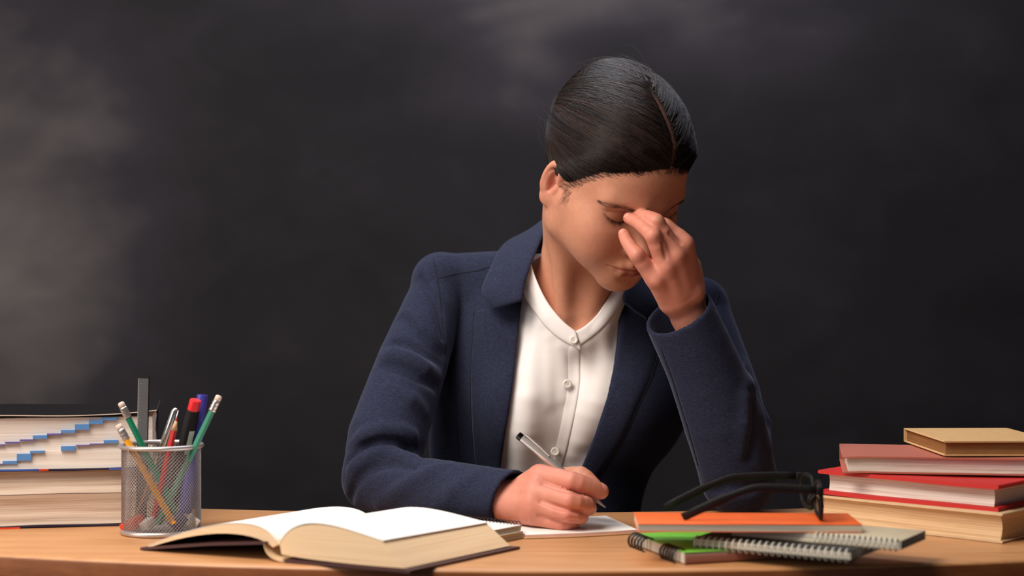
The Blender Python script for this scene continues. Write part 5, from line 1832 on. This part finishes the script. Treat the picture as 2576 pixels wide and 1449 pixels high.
def unit(a): return a / (np.linalg.norm(a, axis=-1, keepdims=True) + 1e-12)


def comb(n, m=16):
    """paths combed from the parting and hairline to the knot behind"""
    c = np.array([0, 0.02, 0.02])
    side = rng.choice([-1.0, 1.0], n, p=[0.62, 0.38])
    u = rng.random(n)
    # roots: along the parting (front to crown) and along the hairline (parting to ear)
    kind = rng.random(n)
    ry = -0.078 + 0.165 * u
    rz_ = 0.030 + 0.083 * np.sqrt(np.clip(1 - ((ry - 0.014) / 0.098) ** 2, 0.02, 1))
    loose = smoothstep(0.005, 0.03, ry)            # behind the parting the hair is combed straight back
    part = np.stack([PART + side * (0.0012 + 0.003 * rng.random(n)) * (1 - loose) + loose * rng.uniform(-0.045, 0.045, n), ry, rz_], 1)
    # hairline points
    hz = np.interp(u, [0, 0.25, 0.55, 0.8, 1.0], [0.068, 0.062, 0.046, 0.020, -0.004])
    hy = hairline_y(np.stack([side * 0.05, np.zeros(n), hz], 1)) + 0.003 + 0.006 * rng.random(n)
    hx = side * 0.070 * np.sqrt(np.clip(1 - ((hy + 0.0) / 0.082) ** 2, 0.0, 1)) * np.interp(u, [0, 0.1, 1], [0.3, 0.6, 1.0]) + PART * (1 - u)
    line = np.stack([hx, hy, hz], 1)
    isline = kind < 0.42
    root = np.where(isline[:, None], line, part)
    d0 = unit(root - c)
    # middle of the sweep: low over the ear for the front, high over the crown for the back
    f = np.where(isline, 0.14 - 0.50 * u, 0.30 + 0.85 * u) + rng.normal(0, 0.10, n) - 0.35 * (rng.random(n) < 0.35) * (~isline) * (u < 0.5) * rng.random(n)
    mid = unit(np.stack([side * (0.95 - 0.40 * np.clip(f, 0, 1)) * (1 - 0.8 * loose * ~isline) , 0.34 + 0.30 * np.clip(f, -1, 1), 0.26 + 0.55 * f], 1) + rng.normal(0, 0.05, (n, 3)))
    end = unit(np.stack([side * (0.06 + 0.12 * rng.random(n)), 0.95 + 0 * u, 0.05 + 0.14 * f], 1) + rng.normal(0, 0.04, (n, 3)))
    t = np.linspace(0, 1, m)[None, :, None]
    P = unit(d0[:, None] * (1 - t) ** 2 + 2 * mid[:, None] * t * (1 - t) * 0.95 + end[:, None] * t ** 2)
    # strands wander a little
    wob = rng.normal(0, 1, (n, 1, 3)) * 0.010 * np.sin(np.pi * t * 1.5) + rng.normal(0, 1, (n, 1, 3)) * 0.004 * np.sin(np.pi * 4 * t + rng.random((n, 1, 1)) * 6)
    P = unit(P + wob)
    return P


def combed(n):
    return on_hair(comb(n), rng.random(n) ** 2 * 0.0016 - 0.0001)


guides = np.repeat(comb(950), 14, axis=0)          # locks of hair
n, m_ = guides.shape[:2]
tt = np.linspace(0, 1, m_)[None, :, None]
gather = 0.55 + 0.9 * (tt - 0.45) ** 2
guides = unit(guides + rng.normal(0, 1, (n, 1, 3)) * 0.030 * gather * smoothstep(0.0, 0.22, tt) + rng.normal(0, 1, (n, 1, 3)) * 0.006 * np.sin(3.0 * tt + rng.random((n, 1, 1)) * 6) * smoothstep(0.0, 0.2, tt))
lock = np.repeat(rng.normal(0, 0.00035, 950), 14)
paths = on_hair(guides, rng.random(n) ** 2 * 0.0014 - 0.0001 + np.clip(lock, -0.0003, 0.0008))
V, Q = strands(HT + HS * paths @ HR.T, 0.00016, 0.00010)
o = child('hair_strands', V, Q, M['lock'], hair)
tone = np.clip(np.repeat(rng.random(950) ** 1.8, 14) + rng.normal(0, 0.10, n), 0, 1)
tone = np.repeat(tone, len(V) // n)[:, None]
vert_paint(o.data, 'tint', np.array(srgb(13, 9, 8)[:3]) * (1 - tone) + np.array(srgb(66, 48, 41)[:3]) * tone); o['kind'] = 'stuff'
# loose flyaway hairs round the outline
n = 170
pp = combed(n)
t = np.linspace(0, 1, pp.shape[1])[None, :, None]
st = 0.1 + 0.5 * rng.random((n, 1, 1))
outw = unit(pp - np.array([0, 0.02, 0.02]))
pp = pp + outw * np.clip(t - st, 0, 1) ** 1.5 * (0.004 + 0.018 * rng.random((n, 1, 1))) + rng.normal(0, 1, (n, 1, 3)) * 0.012 * np.clip(t - st, 0, 1)
keep = pp[:, 2:12]
V, Q = strands(HT + HS * keep @ HR.T, 0.00009, 0.00005)
o = child('flyaway_hairs', V, Q, M['strand'], hair); o['kind'] = 'stuff'
# fine hairs at temple and sideburn, in front of the ears, and short hairs at the hairline
fine_ = []
for k in range(1100):
    sgn = rng.choice([-1.0, 1.0]); u = rng.random()
    z = np.interp(u, [0, 0.25, 0.5, 0.75, 1.0], [0.068, 0.062, 0.048, 0.022, -0.010])
    hy = float(hairline_y(np.array([[0, 0, z]]))[0])
    ex = min(1.0, max(0.0, (hy + 0.083) / 0.06))
    x = sgn * (0.062 * math.sqrt(max(0, 1 - (1 - ex) ** 2)) if u > 0.12 else rng.uniform(0, 0.03))
    p = np.array([x, hy - 0.0065 * rng.random() ** 1.6 + 0.001, z + rng.normal(0, 0.0015) - (0.003 * rng.random() if u < 0.3 else 0)])
    d = np.array([sgn * (0.6 - 0.4 * u), 0.45 + 0.5 * u, 0.65 - 1.25 * u + 0.3 * (u > 0.8)]) + rng.normal(0, 0.18, 3); d /= np.linalg.norm(d)
    L_ = 0.011 + 0.009 * rng.random()
    fine_.append([p + d * L_ * q for q in np.linspace(0, 1, 5)])
for k in range(160):          # sideburn
    sgn = rng.choice([-1.0, 1.0]); u = rng.random()
    p = np.array([sgn * 0.066, -0.010 - 0.012 * rng.random(), 0.0 - 0.020 * u])
    d = np.array([0, 0.25 + 0.3 * rng.random(), -1.0]); d /= np.linalg.norm(d)
    fine_.append([p + d * (0.006 + 0.005 * rng.random()) * q for q in np.linspace(0, 1, 5)])
fine_ = HT + HS * np.array(fine_) @ HR.T
sh = fine_.shape
flat_ = fine_.reshape(-1, 3)
Both = Solid(); Both.ops = list(S.ops[:60])
for _ in range(4):
    flat_ = flat_ - S(flat_, 0.03)[:, None] * S.grad(flat_)
flat_ = flat_ + S.grad(flat_) * np.tile(np.linspace(0.0001, 0.0010, 5), sh[0])[:, None]
V, Q = strands(flat_.reshape(sh), 0.00007, 0.00003)
o = child('hairline_hairs', V, Q, M['strand'], hair); o['kind'] = 'stuff'

# brows
M['brow'] = flat('brow_hair', srgb(92, 60, 47), 0.7)
M['lash'] = flat('lash_hair', srgb(24, 16, 14), 0.5)
for s in (-1, 1):
    arr = []
    cx_ = [0.011, 0.022, 0.034, 0.046, 0.054]; cz_ = [0.0135, 0.0175, 0.0205, 0.0195, 0.0150]; cy_ = [-0.088, -0.086, -0.081, -0.071, -0.061]
    for k in range(280):
        u = rng.random() ** 0.9; q = u * 4; i = min(int(q), 3); f = q - i
        lerp = lambda a: a[i] * (1 - f) + a[i + 1] * f
        wdt = 0.0044 * (1 - 0.60 * u)
        p = np.array([s * lerp(cx_), lerp(cy_), lerp(cz_) + rng.uniform(-1, 1) * wdt])
        d = np.array([s * 0.85, 0.35 * u, 0.75 * (1 - u) ** 2 - 0.25 * u]) + rng.normal(0, 0.12, 3); d /= np.linalg.norm(d)
        arr.append([p + d * (0.006 + 0.003 * rng.random()) * t_ for t_ in np.linspace(0, 1, 4)])
    A = HT + HS * np.array(arr) @ HR.T; sh = A.shape; fl = A.reshape(-1, 3)
    for _ in range(4): fl = fl - S(fl, 0.03)[:, None] * S.grad(fl)
    fl = fl + S.grad(fl) * np.tile([0.0, 0.0005, 0.0008, 0.0007], sh[0])[:, None]
    V, Q = strands(fl.reshape(sh), 0.000085, 0.00003)
    child('eyebrow', V, Q, M['brow'])['kind'] = 'stuff'
    # lashes fan down and out from the closed lid
    la = np.array(LID[s][0]); arr = []
    for k in range(70):
        u = rng.uniform(0.02, 0.98); q = u * 5; i = min(int(q), 4); f = q - i
        p = la[i] * (1 - f) + la[i + 1] * f
        d = np.array([s * (0.55 - 0.75 * u), -0.85, -0.75]) + rng.normal(0, 0.08, 3); d /= np.linalg.norm(d)
        L_ = 0.0075 * (1 - 0.35 * abs(2 * u - 0.8)) * rng.uniform(0.8, 1.15)
        arr.append([p + d * L_ * t_ + np.array([0, -0.0, 0.0022]) * t_ * t_ for t_ in np.linspace(0, 1, 5)])
    A = np.array(arr)
    b0 = HT + HS * A[:, 0] @ HR.T
    b1 = b0.copy()
    for _ in range(5): b1 = b1 - S(b1, 0.03)[:, None] * S.grad(b1)
    W = HT + HS * A @ HR.T + (b1 - b0)[:, None]
    V, Q = strands(W, 0.00016, 0.00005)
    child('eyelashes', V, Q, M['lash'])['kind'] = 'stuff'

# finger nails
m, nt, b = new_mat('nail'); b.inputs['Base Color'].default_value = srgb(226, 150, 132); b.inputs['Roughness'].default_value = 0.18; b.inputs['Specular IOR Level'].default_value = 0.6
M['nail'] = m
for a, tip, r, nrm in NAILS:
    ax_ = (tip - a) / np.linalg.norm(tip - a); nn = np.array(nrm, float); nn -= ax_ * (nn @ ax_); nn /= np.linalg.norm(nn); sd = np.cross(ax_, nn)
    G_ = np.zeros((9, 9, 3))
    for i, u in enumerate(np.linspace(-1, 1, 9)):
        for j, v in enumerate(np.linspace(-1, 1, 9)):
            # rounded rectangle
            uu = u * math.sqrt(1 - 0.35 * v * v); vv = v * math.sqrt(1 - 0.35 * u * u)
            G_[i, j] = tip + ax_ * (0.0012 + uu * r * 0.66) + sd * (vv * r * 0.72) + nn * (r * 0.9 * math.sqrt(max(0.05, 1 - (0.8 * vv) ** 2)))
    fl = G_.reshape(-1, 3)
    for _ in range(4): fl = fl - S(fl, 0.03)[:, None] * S.grad(fl)
    fl = fl + S.grad(fl) * 0.00035
    V, Q = shell(fl.reshape(9, 9, 3), 0.0009)
    fix_normals(child('fingernail', V, Q, M['nail']))
# ---------------------------------------------------------------- trousers, shoes, stool (behind the desk), the pen in her hand
Tz = Solid()
Tz.ball((0.050, 2.115, 0.560), (0.150, 0.120, 0.085), None, 0.01)
for s in (-1, 1):
    hx = 0.05 + s * 0.080
    Tz.chain([(hx, 2.10, 0.555), (hx + s * 0.015, 1.78, 0.550), (hx + s * 0.015, 1.745, 0.520)], [0.074, 0.056, 0.054], 0.03)
    Tz.chain([(hx + s * 0.015, 1.745, 0.520), (hx + s * 0.01, 1.80, 0.30), (hx + s * 0.01, 1.84, 0.10)], [0.054, 0.050, 0.040], 0.02)
V, Q = Tz.mesh((-0.2, 1.66, 0.02), (0.32, 2.26, 0.68), 0.006, 1)
M['black_cloth'] = flat('black_trouser_cloth', srgb(20, 20, 24), 0.9, scale=400, bump=0.2)
child('trousers', V, Q, M['black_cloth'])
M['leather'] = flat('black_leather', srgb(18, 16, 16), 0.4)
for s in (-1, 1):
    sx = 0.05 + s * 0.09
    Sh = Solid()
    Sh.ball((sx, 1.76, 0.032), (0.040, 0.100, 0.030), None, 0.01).ball((sx, 1.845, 0.050), (0.034, 0.040, 0.048), None, 0.02)
    Sh.custom(lambda P: P[:, 2] - f32(0.002), (-1, 1, -0.1), (1, 3, 0.002), 0.002, 's')
    V, Q = Sh.mesh((sx - 0.06, 1.64, -0.01), (sx + 0.06, 1.92, 0.12), 0.006, 1)
    child('shoe', V, Q, M['leather'])
stool = empty('stool', (0.05, 2.13, 0), 0, 'black padded round stool that the woman sits on behind the desk', 'stool')
q = MB(); q.lathe([(0, 0.475), (0.17, 0.475), (0.185, 0.462), (0.185, 0.440), (0.17, 0.428), (0, 0.428)], 40); q.build('seat', M['leather'], stool)
for k in range(4):
    a = math.pi / 4 + k * math.pi / 2
    q = MB(); q.tube([(0.12 * math.cos(a), 0.12 * math.sin(a), 0.43), (0.19 * math.cos(a), 0.19 * math.sin(a), 0.0)], 0.013, 12); q.build('leg', M['chrome_dark'], stool)

# pen held in the right hand
A, B = Vector(P3(1303, 1094, 1.796)), Vector(P3(1525, 1278, 1.770))
pen = empty('pen', B, 0, 'polished steel ballpoint pen held in her right hand', 'pen')
A = A - B; d = A.normalized(); Ln = A.length
q = MB(); q.tube([d * 0.0008, d * 0.004, d * 0.014, d * 0.030, d * 0.060], [0.0006, 0.0012, 0.0026, 0.0036, 0.0037], 24); q.build('lower_barrel', M['pen_steel'], pen, sharp=40)
q = MB(); q.tube([d * 0.0602, d * 0.0608, d * 0.0614], [0.0034, 0.0040, 0.0034], 24); q.build('joint_ring', M['chrome_dark'], pen)
q = MB(); q.tube([d * 0.0615, d * 0.0630, d * (Ln - 0.006)], [0.0037, 0.0042, 0.0043], 24); q.build('upper_barrel', M['pen_steel'], pen, sharp=40)
q = MB(); q.tube([d * (Ln - 0.0058), d * (Ln - 0.0052), d * (Ln - 0.0008), A], [0.0040, 0.0043, 0.0043, 0.0036], 24); q.build('end_cap', M['chrome_dark'], pen, sharp=40)
side = Vector((0.55, -0.50, 0.67)); side = (side - d * side.dot(d)).normalized()
q = MB()
pts = [d * (Ln - 0.0065) + side * 0.0040, d * (Ln - 0.0075) + side * 0.0068, d * (Ln - 0.012) + side * 0.0070, d * (Ln - 0.030) + side * 0.0062, d * (Ln - 0.042) + side * 0.0052]
wv = d.cross(side)
rings = []
for p in pts:
    rings.append([q.bm.verts.new(p + wv * a_ + side * c_) for a_, c_ in ((-0.0014, -0.0005), (0.0014, -0.0005), (0.0012, 0.0006), (-0.0012, 0.0006))])
for i in range(len(rings) - 1):
    for k in range(4): q.bm.faces.new((rings[i][k], rings[i][(k + 1) % 4], rings[i + 1][(k + 1) % 4], rings[i + 1][k]))
q.bm.faces.new(rings[0][::-1]); q.bm.faces.new(rings[-1])
q.build('clip', M['pen_steel'], pen, smooth=False)
